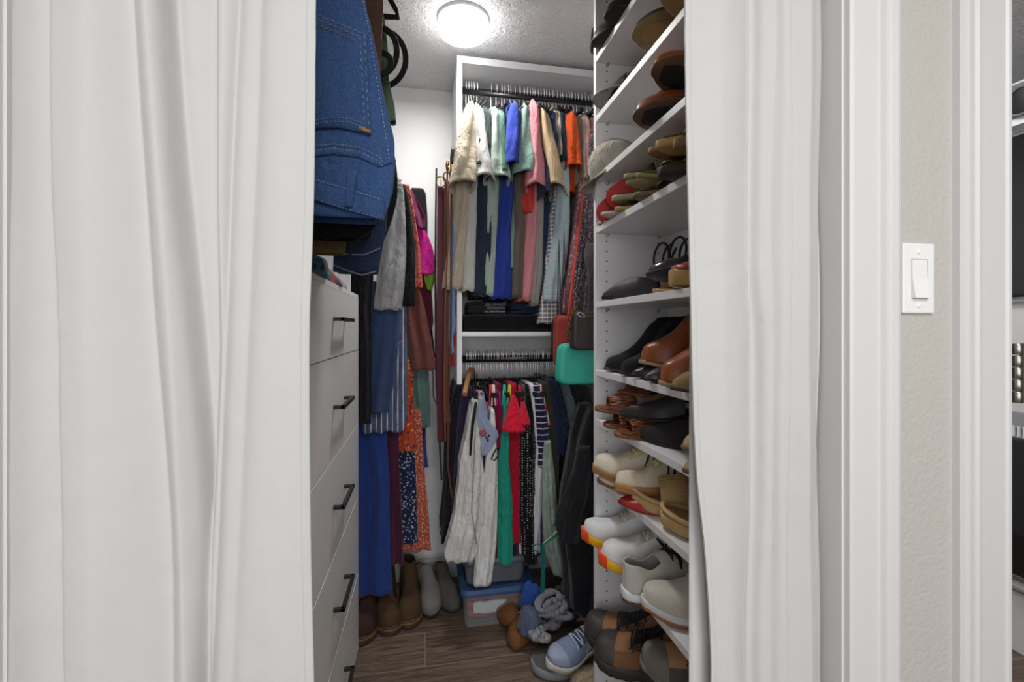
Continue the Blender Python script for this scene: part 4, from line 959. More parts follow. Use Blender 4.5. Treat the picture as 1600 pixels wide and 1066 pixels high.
for i, (a, b) in enumerate(lerp(pts, 2)):
    c = P(a, b, 1.60)-ch; q = MB(); k = i % 2
    q.tube([c+Vector(((.006*math.cos(u)) if k else 0, 0 if k else .006*math.cos(u), .009*math.sin(u))) for u in [2*PI*j/12 for j in range(13)]], .0016, 6); q.build('chain_link', M_brass, t)
c = P(908, 492, 1.57)-ch; q = MB(); q.tube([c+Vector((.010*math.cos(u)+.008*math.sin(u), 0, -.012*math.cos(u)*.6+.003*math.sin(u))) for u in [2*PI*j/16 for j in range(17)]], .001, 6); q.build('tag_loop', plain('#e5dccb', .5), t)
# ---- black coat and teal lanyard at the lower right
back('long black coat hanging against the shoe unit down to the floor shoes', 'black_coat', 'coat', C('#1b1b20', wr=.8), [(640, 926, 945), (680, 912, 950), (730, 902, 950), (790, 892, 950), (850, 888, 950), (900, 895, 950), (962, 899, 935)], 1.60, .18, R2, seed=61, lam=.05, amp=.008, bulge=.4, na=.012)
back('charcoal backpack strap fold in front of the black coat', 'charcoal_apron', 'apron', C('#242428', wr=.8), [(700, 905, 922), (740, 896, 925), (780, 880, 928), (815, 870, 920), (850, 880, 905)], 1.57, .03, R2, seed=64, lam=.04, amp=.006, bulge=.3, na=.012)
o = P(914, 674, 1.72); t = thing('lanyard', 'teal webbing lanyard with a round ring hanging in front of the sage blouse', 'lanyard', o)
def web(pts, Y, w, m, nm, th=.003):
    q = MB(); q.strip([P(a, b, Y)-o for a, b in lerp(pts, 6)], Vector((.9, -.3, .25)), w, th); q.build(nm, m, t, smooth=False, bevel=.0006)
M_teal = C('#14625f', wr=.3)
web([(913, 676), (903, 690), (897, 720), (888, 770), (876, 805), (868, 822)], 1.74, .026, M_teal, 'strap')
web([(868, 822), (874, 808), (882, 812), (880, 828), (862, 842), (846, 852)], 1.70, .022, M_teal, 'strap')
web([(879, 822), (862, 838), (849, 849)], 1.693, .008, C('#b9bdb2'), 'reflective_stripe')
web([(848, 856), (849, 880), (848, 926)], 1.71, .017, M_teal, 'strap')
q = MB(); c = P(840, 856, 1.69)-o; q.tube([c+Vector((.017*math.cos(u), 0, .014*math.sin(u))) for u in [2*PI*j/24 for j in range(25)]], .0022, 8); q.build('ring', M_teal, t)
# ------------------------------------------------------------------ storage bins
def glass_mat(name, hexc, alpha=.25):
    m, nt, b = newmat(name); b.inputs['Base Color'].default_value = lin(hexc); b.inputs['Roughness'].default_value = .12
    tr = nd(nt, 'ShaderNodeBsdfTransparent'); tr.inputs[0].default_value = (*lin(hexc)[:3], 1); mx = nd(nt, 'ShaderNodeMixShader'); mx.inputs[0].default_value = alpha
    nt.links.new(tr.outputs[0], mx.inputs[1]); nt.links.new(b.outputs[0], mx.inputs[2]); nt.links.new(mx.outputs[0], nt.nodes['Material Output'].inputs[0]); return m
M_clear = glass_mat('clear_plastic', '#eef2f4', .13); M_smoke = glass_mat('smoke_plastic', '#a2a8b2', .30); M_lid = plain('#38547e', .3); M_lid2 = plain('#4b515c', .35)
def rrect(x0, x1, y0, y1, r, z, n=5):
    out = []
    for cx, cy, a0 in ((x1-r, y0+r, -90), (x1-r, y1-r, 0), (x0+r, y1-r, 90), (x0+r, y0+r, 180)):
        for k in range(n+1):
            a = math.radians(a0+90*k/n); out.append((cx+r*math.cos(a), cy+r*math.sin(a), z))
    return out
def bin_(label, x0, x1, y0, y1, z0, h, mb, ml, lidh=.022):
    o = Vector((x0, y0, z0)); t = thing('storage_bin', label, 'bin', o); w_, d_ = x1-x0, y1-y0
    q = MB(); rings = [rrect(.02, w_-.02, .02, d_-.02, .02, .001), rrect(.014, w_-.014, .014, d_-.014, .025, .008), rrect(.004, w_-.004, .004, d_-.004, .03, h-.01), rrect(0, w_, 0, d_, .03, h-.01), rrect(0, w_, 0, d_, .03, h)]
    q.loft(rings, True, True, False); q.build('tub', mb, t, smooth=False)
    q = MB(); rings = [rrect(-.004, w_+.004, -.004, d_+.004, .032, h-.012), rrect(-.006, w_+.006, -.006, d_+.006, .034, h), rrect(-.002, w_+.002, -.002, d_+.002, .032, h+lidh*.7), rrect(.02, w_-.02, .02, d_-.02, .02, h+lidh*.75), rrect(.024, w_-.024, .024, d_-.024, .02, h+lidh*.4)]
    q.loft(rings, True, True, True); q.build('lid', ml, t, smooth=False)
    return o, t
bx0, bx1 = XY(722, 1.87), .46
bin_('clear storage bin with a blue lid on the floor, holding red clothes', bx0, bx1, 1.875, 2.28, .001, .150, M_clear, M_lid)
folded('folded_cloth', 'folded red cloth inside the lower clear bin', 'cloth', C('#b8434a'), bx0+.03, bx1-.03, 1.92, 2.25, .012, .115, 7)
folded('folded_cloth', 'crumpled white cloth in front of the red cloth inside the lower clear bin', 'cloth', C('#d9d8d6'), bx0+.05, bx0+.19, 1.897, 1.918, .05, .10, 8, n=1)
bin_('smoky grey storage bin stacked on the blue lid', bx0+.008, bx1-.03, 1.89, 2.26, .170, .10, M_smoke, M_lid2, .02)
folded('folded_cloth', 'dark folded clothes inside the smoky grey bin', 'cloth', C('#33343c'), bx0+.03, bx1-.05, 1.93, 2.24, .18, .255, 11)
# ------------------------------------------------------------------ shoes
WB = [(0, .74), (.2, .76), (.42, .70), (.68, 1), (.85, .95), (1, .8)]
class Shoe:
    def __init__(s, L=.25, W=.092, toe='round', th=(.022, .016), spring=.012, z0=0, curve=.010, side=1):
        s.L, s.W, s.toe, s.th, s.spring, s.z0, s.curve, s.side = L, W, toe, th, spring, z0, curve, side
        s.heel = 0
    def w(s, q):
        w = itp(WB, q)*s.W/2
        if q < .13: w *= math.sqrt(max(0, 1-((.13-q)/.13)**2.3))
        tl = {'round': .28, 'point': .5, 'square': .14, 'wide': .2}[s.toe]
        if q > 1-tl:
            u = (q-(1-tl))/tl
            w *= {'round': (1-u**2.3)**.5, 'point': max(0, 1-u)**.72*(1+.35*u), 'square': (1-u**4)**.5, 'wide': (1-u**2.8)**.5}[s.toe] if u < 1 else 0
        return max(w, .0004)
    def c(s, q): return s.side*s.curve*(math.sin(q*PI*1.2)-.6*q)
    def bot(s, q):
        z = s.spring*max(0, (q-.72)/.28)**1.8
        if s.heel: z += s.heel*max(0, 1-(q/.62))**1.3*1.0 if False else s.heel*(1/(1+math.exp((q-.38)*14)))
        return z
    def top(s, q): return s.bot(q)+s.th[0]+(s.th[1]-s.th[0])*min(1, q/.6)
    def st(s, a, b, n): return [a+(b-a)*(.5-.5*math.cos(PI*k/n)) for k in range(n+1)]
    def sole(s, grow=1.05, n=34, z0=None, z1=None, q0=0, q1=1, lug=0):
        m = MB(); rings = []
        for q in s.st(q0, q1, n):
            w = s.w(q)*grow; zb = s.bot(q)+(z0 or 0); zt = (s.top(q) if z1 is None else s.bot(q)+z1)
            if lug and int(q*22) % 2: zb += lug
            x = q*s.L; x += (.004 if q > .98 else (-.004 if q < .02 else 0))*(grow > 1); cy = s.c(q); e = min(.004, (zt-zb)*.3, w*.5)
            rings.append([(x, cy-w+e, zb), (x, cy-w, zb+e), (x, cy-w*.995, (zb+zt)/2), (x, cy-w, zt-e), (x, cy-w+e, zt), (x, cy, zt), (x, cy+w-e, zt), (x, cy+w, zt-e), (x, cy+w*.995, (zb+zt)/2), (x, cy+w, zb+e), (x, cy+w-e, zb), (x, cy, zb)])
        m.loft(rings, True, True, True); return m
    def insole(s, q0=.02, q1=.97, g=.9, lift=.0015, dish=.0):
        m = MB(); rings = []
        for q in s.st(q0, q1, 26):
            w = s.w(q)*g; x = q*s.L; z = s.top(q)+lift; cy = s.c(q)
            rings.append([(x, cy+w*u, z+dish*u*u) for u in (-1, -.6, 0, .6, 1)])
        m.loft(rings, False); return m
    def upper(s, h, so=None, q0=0, q1=1, phi=56, n=44, m=11, g=1.0, p=.62, flat=1.0, off=0, ph0=0):
        """h: height table above the sole; opening (if any) for q < so"""
        mb = MB(); L_, R_ = [], []
        for q in s.st(q0, q1, n):
            w = s.w(q)*g; hh = itp(h, q); zs = s.top(q)-.002+off; cy = s.c(q)
            if so is not None and q < so+.05:
                k = min(1, max(0, (q-so)/.05)); pm = math.radians(phi+(90-phi)*k)
            else: pm = PI/2
            if q > .985: hh *= .55
            l, r = [], []
            for j in range(m+1):
                f = math.radians(ph0)+(pm-math.radians(ph0))*j/m; y = w*math.cos(f)**p if f < PI/2-1e-4 else 0
                z = zs+hh*(math.sin(f)/math.sin(pm))**flat
                l.append((q*s.L, cy-y, z)); r.append((q*s.L, cy+y, z))
            L_.append(l); R_.append(r)
        mb.loft(L_, False); mb.loft(R_, False); s.hh = h; s.g = g; s.p = p; s.flat = flat
        return mb
    def at(s, q, v, d=.0): # point on the upper: v in -1..1 across (0 = ridge)
        f = PI/2*(1-abs(v)); w = s.w(q)*s.g; y = w*math.cos(f)**s.p if abs(v) > 1e-3 else 0
        return Vector((q*s.L, s.c(q)+math.copysign(y, v)*(1+d*12), s.top(q)-.002+itp(s.hh, q)*math.sin(f)**s.flat+d))
def place(t, L, px, xt, z, yaw=0, pitch=0, roll=0, mode='toe', Y=None):
    """put the leading tip (toe, or heel for mode heel) at X = xt on the sight line of column px"""
    if xt > 10:
        zz_ = (HC-z)*F/(xt-513); ta = math.tan(ang(px)); Y = zz_/(math.cos(YAW)+ta*math.sin(YAW)); xt = Y*ta
    if Y is None: Y = xt/math.tan(ang(px))
    rz = math.radians((180 if mode == 'toe' else 0)+yaw); t.rotation_euler = (math.radians(roll), math.radians(pitch), rz)
    m = t.rotation_euler.to_matrix(); tip = Vector((L if mode == 'toe' else 0, 0, 0))
    t.location = Vector((xt, Y, z))-m@tip
def laces(s, t, m, q0, q1, n=6, half=.34, r=.0021, d=.002, name='lace', bow=None):
    for k in range(n):
        q = q0+(q1-q0)*k/(n-1)
        mb = MB(); dq = .018*(1 if k % 2 else -1)
        mb.tube([s.at(q+dq*v, v*half, d+.0022*(1-v*v)) for v in (-1, -.6, -.2, .2, .6, 1)], r, 6); mb.build(name, m, t)
    if bow:
        mb = MB(); b = s.at(q0, 0, .006)
        for sg in (-1, 1):
            mb.tube([b, b+Vector((-.010, sg*.018, .018)), b+Vector((-.004, sg*.034, .014)), b+Vector((.008, sg*.026, .002)), b], bow, 6)
            mb.tube([b, b+Vector((.010, sg*.014, .006)), b+Vector((.020, sg*.030, -.012)), b+Vector((.024, sg*.034, -.034))], bow, 6)
        mb.build(name, m, t)
HS = [(0, .066), (.10, .064), (.22, .050), (.34, .066), (.42, .078), (.55, .064), (.72, .046), (.88, .040), (.96, .030), (1, .012)]
def sneaker(label, up, sole, px, xt, z, lace='#e5e0d6', toecap=None, stripes=None, tip=None, midsole=None, mode='toe', yaw=0, pitch=0, roll=0, L=.265, th=(.034, .024), name='sneaker', lin_='#8d8a84', gum=None, side=1, W=.096, tongue=None, h=HS, bow=None, lace_r=.0021, Y=None, lacen=6):
    s = Shoe(L, W, 'round', th, .014, side=side); t = thing(name, label, 'shoe')
    M_up = up if not isinstance(up, str) else plain(up, .8, 0, .3, 500)
    s.sole(1.06, z0=(.007 if gum else 0)).build('sole', sole if not isinstance(sole, str) else plain(sole, .6), t, bevel=0)
    if gum: s.sole(1.03, z1=.009).build('outsole', plain(gum, .7), t)
    s.upper(h, .36, phi=58).build('upper', M_up, t, solid=.0035, merge=.0002, off=-1)
    s.insole(g=.92).build('insole', plain(lin_, .9), t)
    s2 = Shoe(L, W*.42, 'square', th, .0, side=side); 
    q = MB(); q.loft([[s.at(qq, v, .0008+.002*(1-v*v)) for v in (-.36, -.2, 0, .2, .36)] for qq in [.33+.02*k for k in range(15)]]+[], False)
    q.build('tongue', plain(tongue, .9) if tongue else M_up, t, solid=.002)
    laces(s, t, plain(lace, .8), .42, .62, lacen, .36, lace_r, bow=bow)
    if toecap: 
        q = MB(); q.loft([[s.at(qq, v, .0012) for v in [-1+2*k/16 for k in range(17)]] for qq in s.st(.80, .99, 10)], False); q.build('toe_cap', plain(toecap, .7), t, solid=.0008)
    if stripes:
        for k in range(3):
            for sg in (-1, 1):
                q = MB(); a, b = .50-.07*k, .44-.07*k
                q.loft([[s.at(a+(b-a)*v-.012, sg*(.95-.5*v), .0012), s.at(a+(b-a)*v+.014, sg*(.95-.5*v), .0012)] for v in (0, .25, .5, .75, 1)], False); q.build('stripe', plain(stripes, .7), t, solid=.001)
    if tip:
        tb_ = s.sole(1.09, n=16, q0=.93, q1=1, z0=-.001, z1=.036); tb_.v = [(v[0]+.004, v[1], v[2]) for v in tb_.v]; tb_.build('toe_bumper', plain(tip, .5), t)
    if midsole:
        s.sole(1.067, z0=.012, z1=.018, n=30).build('midsole_line', plain(midsole, .5), t)
    place(t, L, px, xt, z, yaw, pitch, roll, mode, Y); return t, s
def closed(label, name, up, sole, px, xt, z, h, so=None, q0=0, q1=1, toe='round', L=.25, W=.085, th=(.010, .008), heel=0, yaw=0, pitch=0, roll=0, insole='#6b5440', lin_=None, mode='toe', heelblock=None, side=1, phi=50, Y=None, cat='shoe', spring=.006, grow=1.02, strap=None, solem=None, seam=None, p=.62, lug=0, fur=None):
    s = Shoe(L, W, toe, th, spring, side=side); s.heel = heel; t = thing(name, label, cat)
    up = up if not isinstance(up, str) else leather(up)
    s.sole(grow, lug=lug).build('sole', plain(sole, .7, 0, .1, 100), t)
    if h: s.upper(h, so, q0, q1, phi, p=p).build('upper', up, t, solid=.0025, merge=.0002, off=-1)
    s.insole(g=.9 if not h else .93).build('insole', plain(insole, .85, 0, .15, 200), t)
    if heel:
        q = MB(); hb = heelblock or (.020, .020)
        q.loft([[(.012+hb[0]*(1 if c > 0 else -.3)*k, hb[1]*d_*k, zz) for c, d_ in ((-1, -1), (1, -1), (1, 1), (-1, 1))] for zz, k in ((0, .8), (heel*.5, .85), (heel+.004, 1.3))], True, True, True); q.build('heel', plain(sole, .5), t, smooth=False, bevel=.002)
    if strap:
        for a, b, hh in strap:
            s.upper([(0, hh), (1, hh)], None, a, b, n=6, g=1.03, p=.5).build('strap', up, t, solid=.0028, merge=.0002)
    if seam:
        q = MB(); q.tube([s.at(seam, v, .001) for v in [-1+2*k/14 for k in range(15)]], .0011, 6); q.build('seam', plain('#5b3a28', .8), t)
    place(t, L, px, xt, z, yaw, pitch, roll, mode, Y); return t, s
Z = [z+ST+.0005 for z in SHZ]
# ---- shelf H: cream trainers and ribbed slides
sneaker('cream trainer with dark side stripes, perched at the far end of its shelf', '#dcd3c0', '#a97c52', 928, 746, Z[7]+.030, lace='#d3c69a', stripes='#2b2b2e', gum='#9a6a42', yaw=-14, pitch=-2, tongue='#cfc59c', lace_r=.0034)
sneaker('cream trainer of the same pair leaning on its gum sole, nearer the slides', '#dcd0b8', '#b38350', 962, 776, Z[7]+.018, lace='#d3c69a', stripes='#2b2b2e', gum='#a87746', yaw=-8, roll=18, tongue='#cfc59c', side=-1, lace_r=.0034)
sneaker('older cream trainer lying under the far cream trainer', '#cbc4ab', '#7b5a44', 937, .50, Z[7], lace='#d3c69a', yaw=-5, th=(.016, .012), h=[(q, v*.45) for q, v in HS], L=.24, lacen=3)
closed('flat red slip-on shoe lying under the camel slides', 'red_flat', leather('#a62b2b'), '#8e2626', 968, .50, Z[7], [(.5, .022), (.8, .024), (1, .01)], None, .5, 1, yaw=-22, th=(.006, .005), insole='#7d2020')
def slide(label, px, xt, z, **k):
    s = Shoe(.275, .105, 'wide', (.034, .026), .012); t = thing('slide_sandal', label, 'sandal')
    M_s = plain('#c3a273', .8, 0, .15, 250)
    s.sole(1.05).build('sole', M_s, t)
    # raised rim around the footbed
    q = MB(); pts = [(qq*s.L, s.c(qq)-s.w(qq)*.97, s.top(qq)+.004+.008*max(0, (.3-qq)/.3)+.006*max(0, (qq-.75)/.25)) for qq in s.st(0.01, .995, 30)]
    q.tube(pts+[(x, 2*s.c(x/s.L)-y, zz) for x, y, zz in reversed(pts)]+[pts[0]], .0055, 10); q.build('rim', M_s, t)
    s.insole(g=.95, lift=.001).build('footbed', plain('#a98a5d', .9, 0, .2, 300), t)
    h = [(.35, .058), (.5, .062), (.66, .056), (.78, .047)]
    s.upper(h, None, .36, .77, n=30, g=1.04, p=.5).build('strap', M_s, t, solid=.007, merge=.0002, off=-1)
    for kk in range(13):
        v = -.55+1.1*kk/12; q = MB(); q.tube([s.at(qq, v, .0015) for qq in (.52, .58, .64, .70, .765)], .0016, 6); q.build('strap_rib', M_s, t)
    q = MB(); q.lathe([(.001, 0), (.011, .0005), (.013, .0)], (0, 0, 0), 24, 'y'); o = q.build('strap_hole', plain('#2a1a12', .8), t); o.location = s.at(.47, .62, .004)
    place(t, s.L, px, xt, z, **k); return t
slide('camel ribbed slide sandal hanging over the shelf edge, farther from the curtain', 989, 792, Z[7]+.002, yaw=-22, pitch=0)
slide('camel ribbed slide sandal hanging over the shelf edge, next to the curtain', 1035, 826, Z[7]+.002, yaw=-24, pitch=0)
# ---- shelf I: running shoes
RS = [(0, .070), (.10, .068), (.22, .056), (.34, .074), (.42, .084), (.55, .068), (.72, .050), (.88, .043), (.96, .032), (1, .014)]
sneaker('white running shoe with a yellow sole and orange tip, farthest on its shelf', '#dedee0', '#efb51e', 912, 850, Z[8], tip='#e8501f', yaw=-20, pitch=2, lace='#d8d4c8', tongue='#b9b3a8', L=.285, th=(.038, .03), h=RS)
sneaker('white running shoe with a yellow sole and orange tip, in front of its twin', '#e0dfe0', '#efb51e', 940, 884, Z[8], tip='#e8501f', yaw=-22, pitch=2, lace='#d8d4c8', tongue='#aba599', L=.285, th=(.038, .03), h=RS, side=-1)
sneaker('light grey knit sneaker with black laces, heel pointing out of the shelf', plain('#c6c3ba', .9, 0, .5, 420), '#dfe3ec', 975, 938, Z[8], lace='#17171a', mode='heel', yaw=2, L=.28, bow=.0026, th=(.030, .024), gum='#5c4438', lin_='#6c6a66', W=.10)
sneaker('off white knit sneaker with a gum sole, next to the curtain', plain('#cdc7bb', .9, 0, .6, 380), '#dcdcde', 1007, 962, Z[8], lace='#e0ddd5', yaw=-12, pitch=2, L=.28, gum='#a8693f', W=.105, th=(.028, .026), tongue='#cdc7bb')
# ---- shelf J: hiking boots
HB = [(0, .125), (.12, .128), (.25, .124), (.34, .118), (.44, .092), (.58, .070), (.75, .056), (.9, .050), (.97, .036), (1, .016)]
def hiker(label, px, xt, z, up='#7a5334', rub='#3a3735', side=1, cap='#8f6644', **k):
    s = Shoe(.29, .108, 'wide', (.034, .030), .012, side=side); t = thing('hiking_boot', label, 'boot')
    s.sole(1.06, lug=.0025).build('sole', plain('#2c2a2a', .7), t)
    s.sole(1.08, z0=.018, z1=.034, n=34).build('rand', plain(rub, .7), t)
    s.upper(HB, .30, phi=62).build('upper', plain(up, .75, 0, .4, 180), t, solid=.004, merge=.0002, off=-1)
    q = MB(); q.loft([[s.at(qq, v, .0018) for v in [-1+2*j/20 for j in range(21)]] for qq in s.st(.80, .992, 12)], False); q.build('toe_cap', plain(rub, .6), t, solid=.0015)
    q = MB(); q.loft([[s.at(qq, v, .0014) for v in [-.5+j/10 for j in range(11)]] for qq in s.st(.64, .80, 8)], False); q.build('vamp_patch', plain(cap, .8, 0, .3, 200), t, solid=.001)
    q = MB(); q.loft([[s.at(qq, v, .003) for v in (-.3, -.15, 0, .15, .3)] for qq in [.32+.025*j for j in range(13)]], False); q.build('tongue', C('#1d1c1c'), t, solid=.003)
    q = MB(); pts = [s.at(qq, .05+.75*(1-0), .003) for qq in (.0,)]
    laces(s, t, plain('#141414', .8), .40, .66, 7, .42, .0026)
    for sg in (-1, 1):
        for kk in range(5):
            q = MB(); c = s.at(.42+.055*kk, sg*.44, .003); q.tube([c+Vector((.006*math.cos(u), 0, .006*math.sin(u))) for u in [2*PI*j/10 for j in range(11)]], .0018, 6); q.build('eyelet', M_black, t)
    q = MB(); q.tube([(.29*qq, s.c(qq)-s.w(qq)*.68, s.top(qq)+itp(HB, qq)+.001) for qq in s.st(.01, .32, 12)], .006, 8); q.tube([(.29*qq, s.c(qq)+s.w(qq)*.68, s.top(qq)+itp(HB, qq)+.001) for qq in s.st(.01, .32, 12)], .006, 8); q.build('padded_collar', C('#33302e'), t)
    place(t, s.L, px, xt, z, **k); return t
hiker('brown suede hiking boot with black toe, farther from the curtain on the lowest shelf', 914, 1000, Z[9]+.004, yaw=-32)
hiker('brown suede hiking boot with black toe, in front of its twin on the lowest shelf', 932, 1030, Z[9], yaw=-34, side=-1)
hiker('grey mesh hiking shoe at the lowest shelf beside the curtain', 1003, .53, Z[9]+.07, up='#5a5852', rub='#77746c', cap='#b98d63', yaw=-20)
# ---- shelf G: woven slides and black mules
def woven(label, px, xt, z, side=1, col='#7a4222', **k):
    s = Shoe(.245, .085, 'square', (.014, .010), .004, side=side); t = thing('woven_slide', label, 'sandal')
    s.sole(1.04).build('sole', plain('#7b4b2c', .7), t); s.insole(g=.97, lift=.002).build('footbed', leather('#7d4a2a'), t)
    h = [(.5, .040), (.7, .042), (.86, .032)]; s.upper(h, None, .55, .86, n=8, g=1.0, p=.6).build('strap', leather('#4c2815'), t, solid=.002, merge=.0002)
    q = MB()
    for a in range(11):
        v0 = -.95+1.9*a/10
        for dr in (-1, 1): q.tube([s.at(.55+.31*u, max(-1, min(1, v0+dr*.22*(u-.5))), .002+.0015*math.sin(u*PI*4+a*PI)*dr) for u in [j/10 for j in range(11)]], .0026, 6)
    q.build('woven_strips', leather(col, .35), t)
    place(t, s.L, px, xt, z, **k); return t
woven('woven brown leather slide at the far end of its shelf', 932, .50, Z[6]+.040, yaw=-16)
woven('dark sole of a woven brown slide lying flat under the far one', 944, .515, Z[6], yaw=-10, side=-1)
woven('woven brown leather slide with the toe under the black mules', 961, .50, Z[6], yaw=-12, side=-1)
MU = [(.38, .070), (.45, .066), (.6, .052), (.8, .036), (.93, .024), (1, .008)]
closed('black leather pointed mule lying across the brown woven slide', 'pointed_mule', leather('#232124', .5), '#1b1a1c', 971, .52, Z[6]+.045, MU, None, .36, 1, 'point', L=.25, W=.092, heel=.02, yaw=-30, roll=4, insole='#1c1a1a')
closed('black suede pointed mule in front, on the shelf of woven slides', 'pointed_mule', suede('#241f22'), '#17161a', 992, .535, Z[6], [(.2, .062), (.38, .066), (.6, .054), (.8, .038), (.93, .024), (1, .008)], None, .2, 1, 'point', L=.27, W=.098, heel=.012, yaw=-44, insole='#1c1a1a')
woven('dark woven loafer resting on top of the mules at the back', 975, .60, Z[6]+.085, col='#5a2d1b', yaw=-60, side=-1, roll=10)
closed('olive tan suede mule propped behind the black mules', 'suede_mule', suede('#6d5a3e'), '#3a3026', 1003, .60, Z[6]+.062, MU, None, .36, 1, 'round', L=.17, W=.09, yaw=-50, insole='#4a3626')
closed('beige slipper tip beside the curtain above the lower one', 'beige_slipper', suede('#b59b72'), '#8a7350', 1074, .51, Z[6]+.040, MU, None, .36, 1, L=.22, W=.075, yaw=0)
closed('beige slipper tip beside the curtain lying on the shelf', 'beige_slipper', suede('#a98f6b'), '#6b5238', 1076, .50, Z[6], [(.38, .040), (.6, .032), (.9, .022), (1, .008)], None, .36, 1, L=.23, W=.078, yaw=0)
# ---- shelf F: ankle boots
BT = [(0, .135), (.12, .14), (.30, .140), (.44, .126), (.54, .096), (.66, .068), (.80, .048), (.92, .036), (.97, .026), (1, .012)]
closed('black suede ankle boot at the far end of the boot shelf', 'ankle_boot', suede('#141517'), '#3a3a3c', 948, .535, Z[5], BT, .30, L=.235, W=.082, yaw=-3, phi=60, cat='boot', heel=.02, insole='#101010')
closed('black suede ankle boot beside the brown boots', 'ankle_boot', suede('#15171a'), '#1c1c20', 968, .53, Z[5], BT, .30, L=.24, W=.085, yaw=-3, phi=60, cat='boot', heel=.02, side=-1, insole='#101010')
closed('small black flat tucked under the first brown boot', 'black_flat', leather('#2b2729', .35), '#1b1a1c', 990, .53, Z[5], [(.3, .03), (.6, .028), (.85, .026), (1, .008)], .45, toe='round', L=.24, W=.06, yaw=-8)
closed('small grey black flat tucked between the brown boots', 'black_flat', leather('#343337', .4), '#1b1a1c', 1005, .52, Z[5], [(.3, .034), (.6, .032), (.85, .028), (1, .008)], .45, toe='round', L=.24, W=.062, yaw=-8, side=-1)
BC = [(0, .155), (.12, .165), (.34, .165), (.47, .150), (.57, .118), (.68, .086), (.82, .062), (.92, .048), (.97, .036), (1, .014)]
closed('cognac leather chelsea boot raised on the small flats', 'chelsea_boot', leather('#8c4a26', .35, .08), '#a38a6a', 1003, .54, Z[5]+.036, BC, .34, L=.225, W=.088, yaw=-6, pitch=-6, phi=60, cat='boot', th=(.014, .010), insole='#3a1d10', grow=1.04)
closed('cognac leather chelsea boot next to the curtain', 'chelsea_boot', leather('#914c25', .35, .08), '#a38a6a', 1029, .515, Z[5], BC, .34, L=.245, W=.092, yaw=-10, phi=60, cat='boot', th=(.014, .010), side=-1, insole='#3a1d10', grow=1.04)
closed('tan suede shoe toe at the curtain edge beside the cognac boot', 'suede_shoe', suede('#8f7550'), '#3c2c20', 1055, .495, Z[5], [(.3, .048), (.6, .044), (.85, .036), (1, .012)], .4, L=.25, W=.078, yaw=-4)
# ---- shelf E: dressy flats and strappy heels
closed('black leather pointed slingback at the far end of its shelf', 'pointed_flat', leather('#242024', .6), '#1a181a', 940, .53, Z[4], [(.0, .05), (.45, .052), (.6, .056), (.8, .042), (.93, .020), (1, .006)], .55, .35, 1, 'point', L=.26, W=.10, yaw=-38, phi=55, insole='#a98050')
def strappy(label, px, xt, z, heel=.07, col='#151416', ins='#b08a5c', loops=2, sole='#b98f5c', **k):
    s = Shoe(.225, .078, 'round', (.006, .008), .004); s.heel = heel; t = thing('strappy_sandal', label, 'sandal')
    m = leather(col, .35)
    s.sole(1.02).build('sole', plain(sole, .6), t); s.insole(g=.96, lift=.002).build('footbed', leather(ins, .5), t)
    q = MB(); q.loft([[(.012+.016*c*kk, .014*d_*kk, zz) for c, d_ in ((-.5, -1), (1, -1), (1, 1), (-.5, 1))] for zz, kk in ((0, .5), (heel*.6, .6), (heel+.004, 1.2))], True, True, True); q.build('heel', m, t, smooth=False)
    for a, b in ((.74, .82),): s.upper([(0, .032), (1, .030)], None, a, b, n=6, g=1.03, p=.5).build('toe_strap', m, t, solid=.0028, merge=.0002)
    for j in range(loops):
        q = MB(); c = Vector((.03+.03*j, 0, s.top(.1)+.03+.012*j)); q.tube([c+Vector((.036*math.cos(u)-.3*.05*math.sin(u), .024*math.cos(u+.5), .046*math.sin(u)+.020-.008*j)) for u in [2*PI*i/24 for i in range(25)]], .0034, 8); q.build('ankle_strap', m, t)
    place(t, s.L, px, xt, z, **k); return t
strappy('black strappy heel with tan footbed and tall ankle loops, farther one', 958, .60, Z[4]+.004, Y=1.325, yaw=0, heel=.075, loops=3)
strappy('black strappy heel with tan footbed, second from the curtain', 975, .60, Z[4]+.004, Y=1.235, yaw=-3, heel=.075, loops=3)
strappy('black strappy sandal with the ankle loop touching the curtain side', 1024, .55, Z[4], yaw=-16, heel=.07, loops=2)
closed('glossy black pump lying among the strappy heels', 'black_pump', plain('#39393c', .18, .3), '#1a1a1c', 1012, .545, Z[4]+.045, [(0, .04), (.5, .034), (.75, .034), (.93, .022), (1, .008)], .58, L=.2, W=.075, yaw=-25, roll=20, phi=50)
closed('red and straw wedge espadrille at the curtain edge', 'espadrille', leather('#8a2f26', .4), '#b08d55', 1052, .53, Z[4]+.004, [(.5, .034), (.7, .034), (1, .010)], None, .5, 1, toe='square', L=.2, W=.09, th=(.05, .034), yaw=-14, insole='#b3935c')
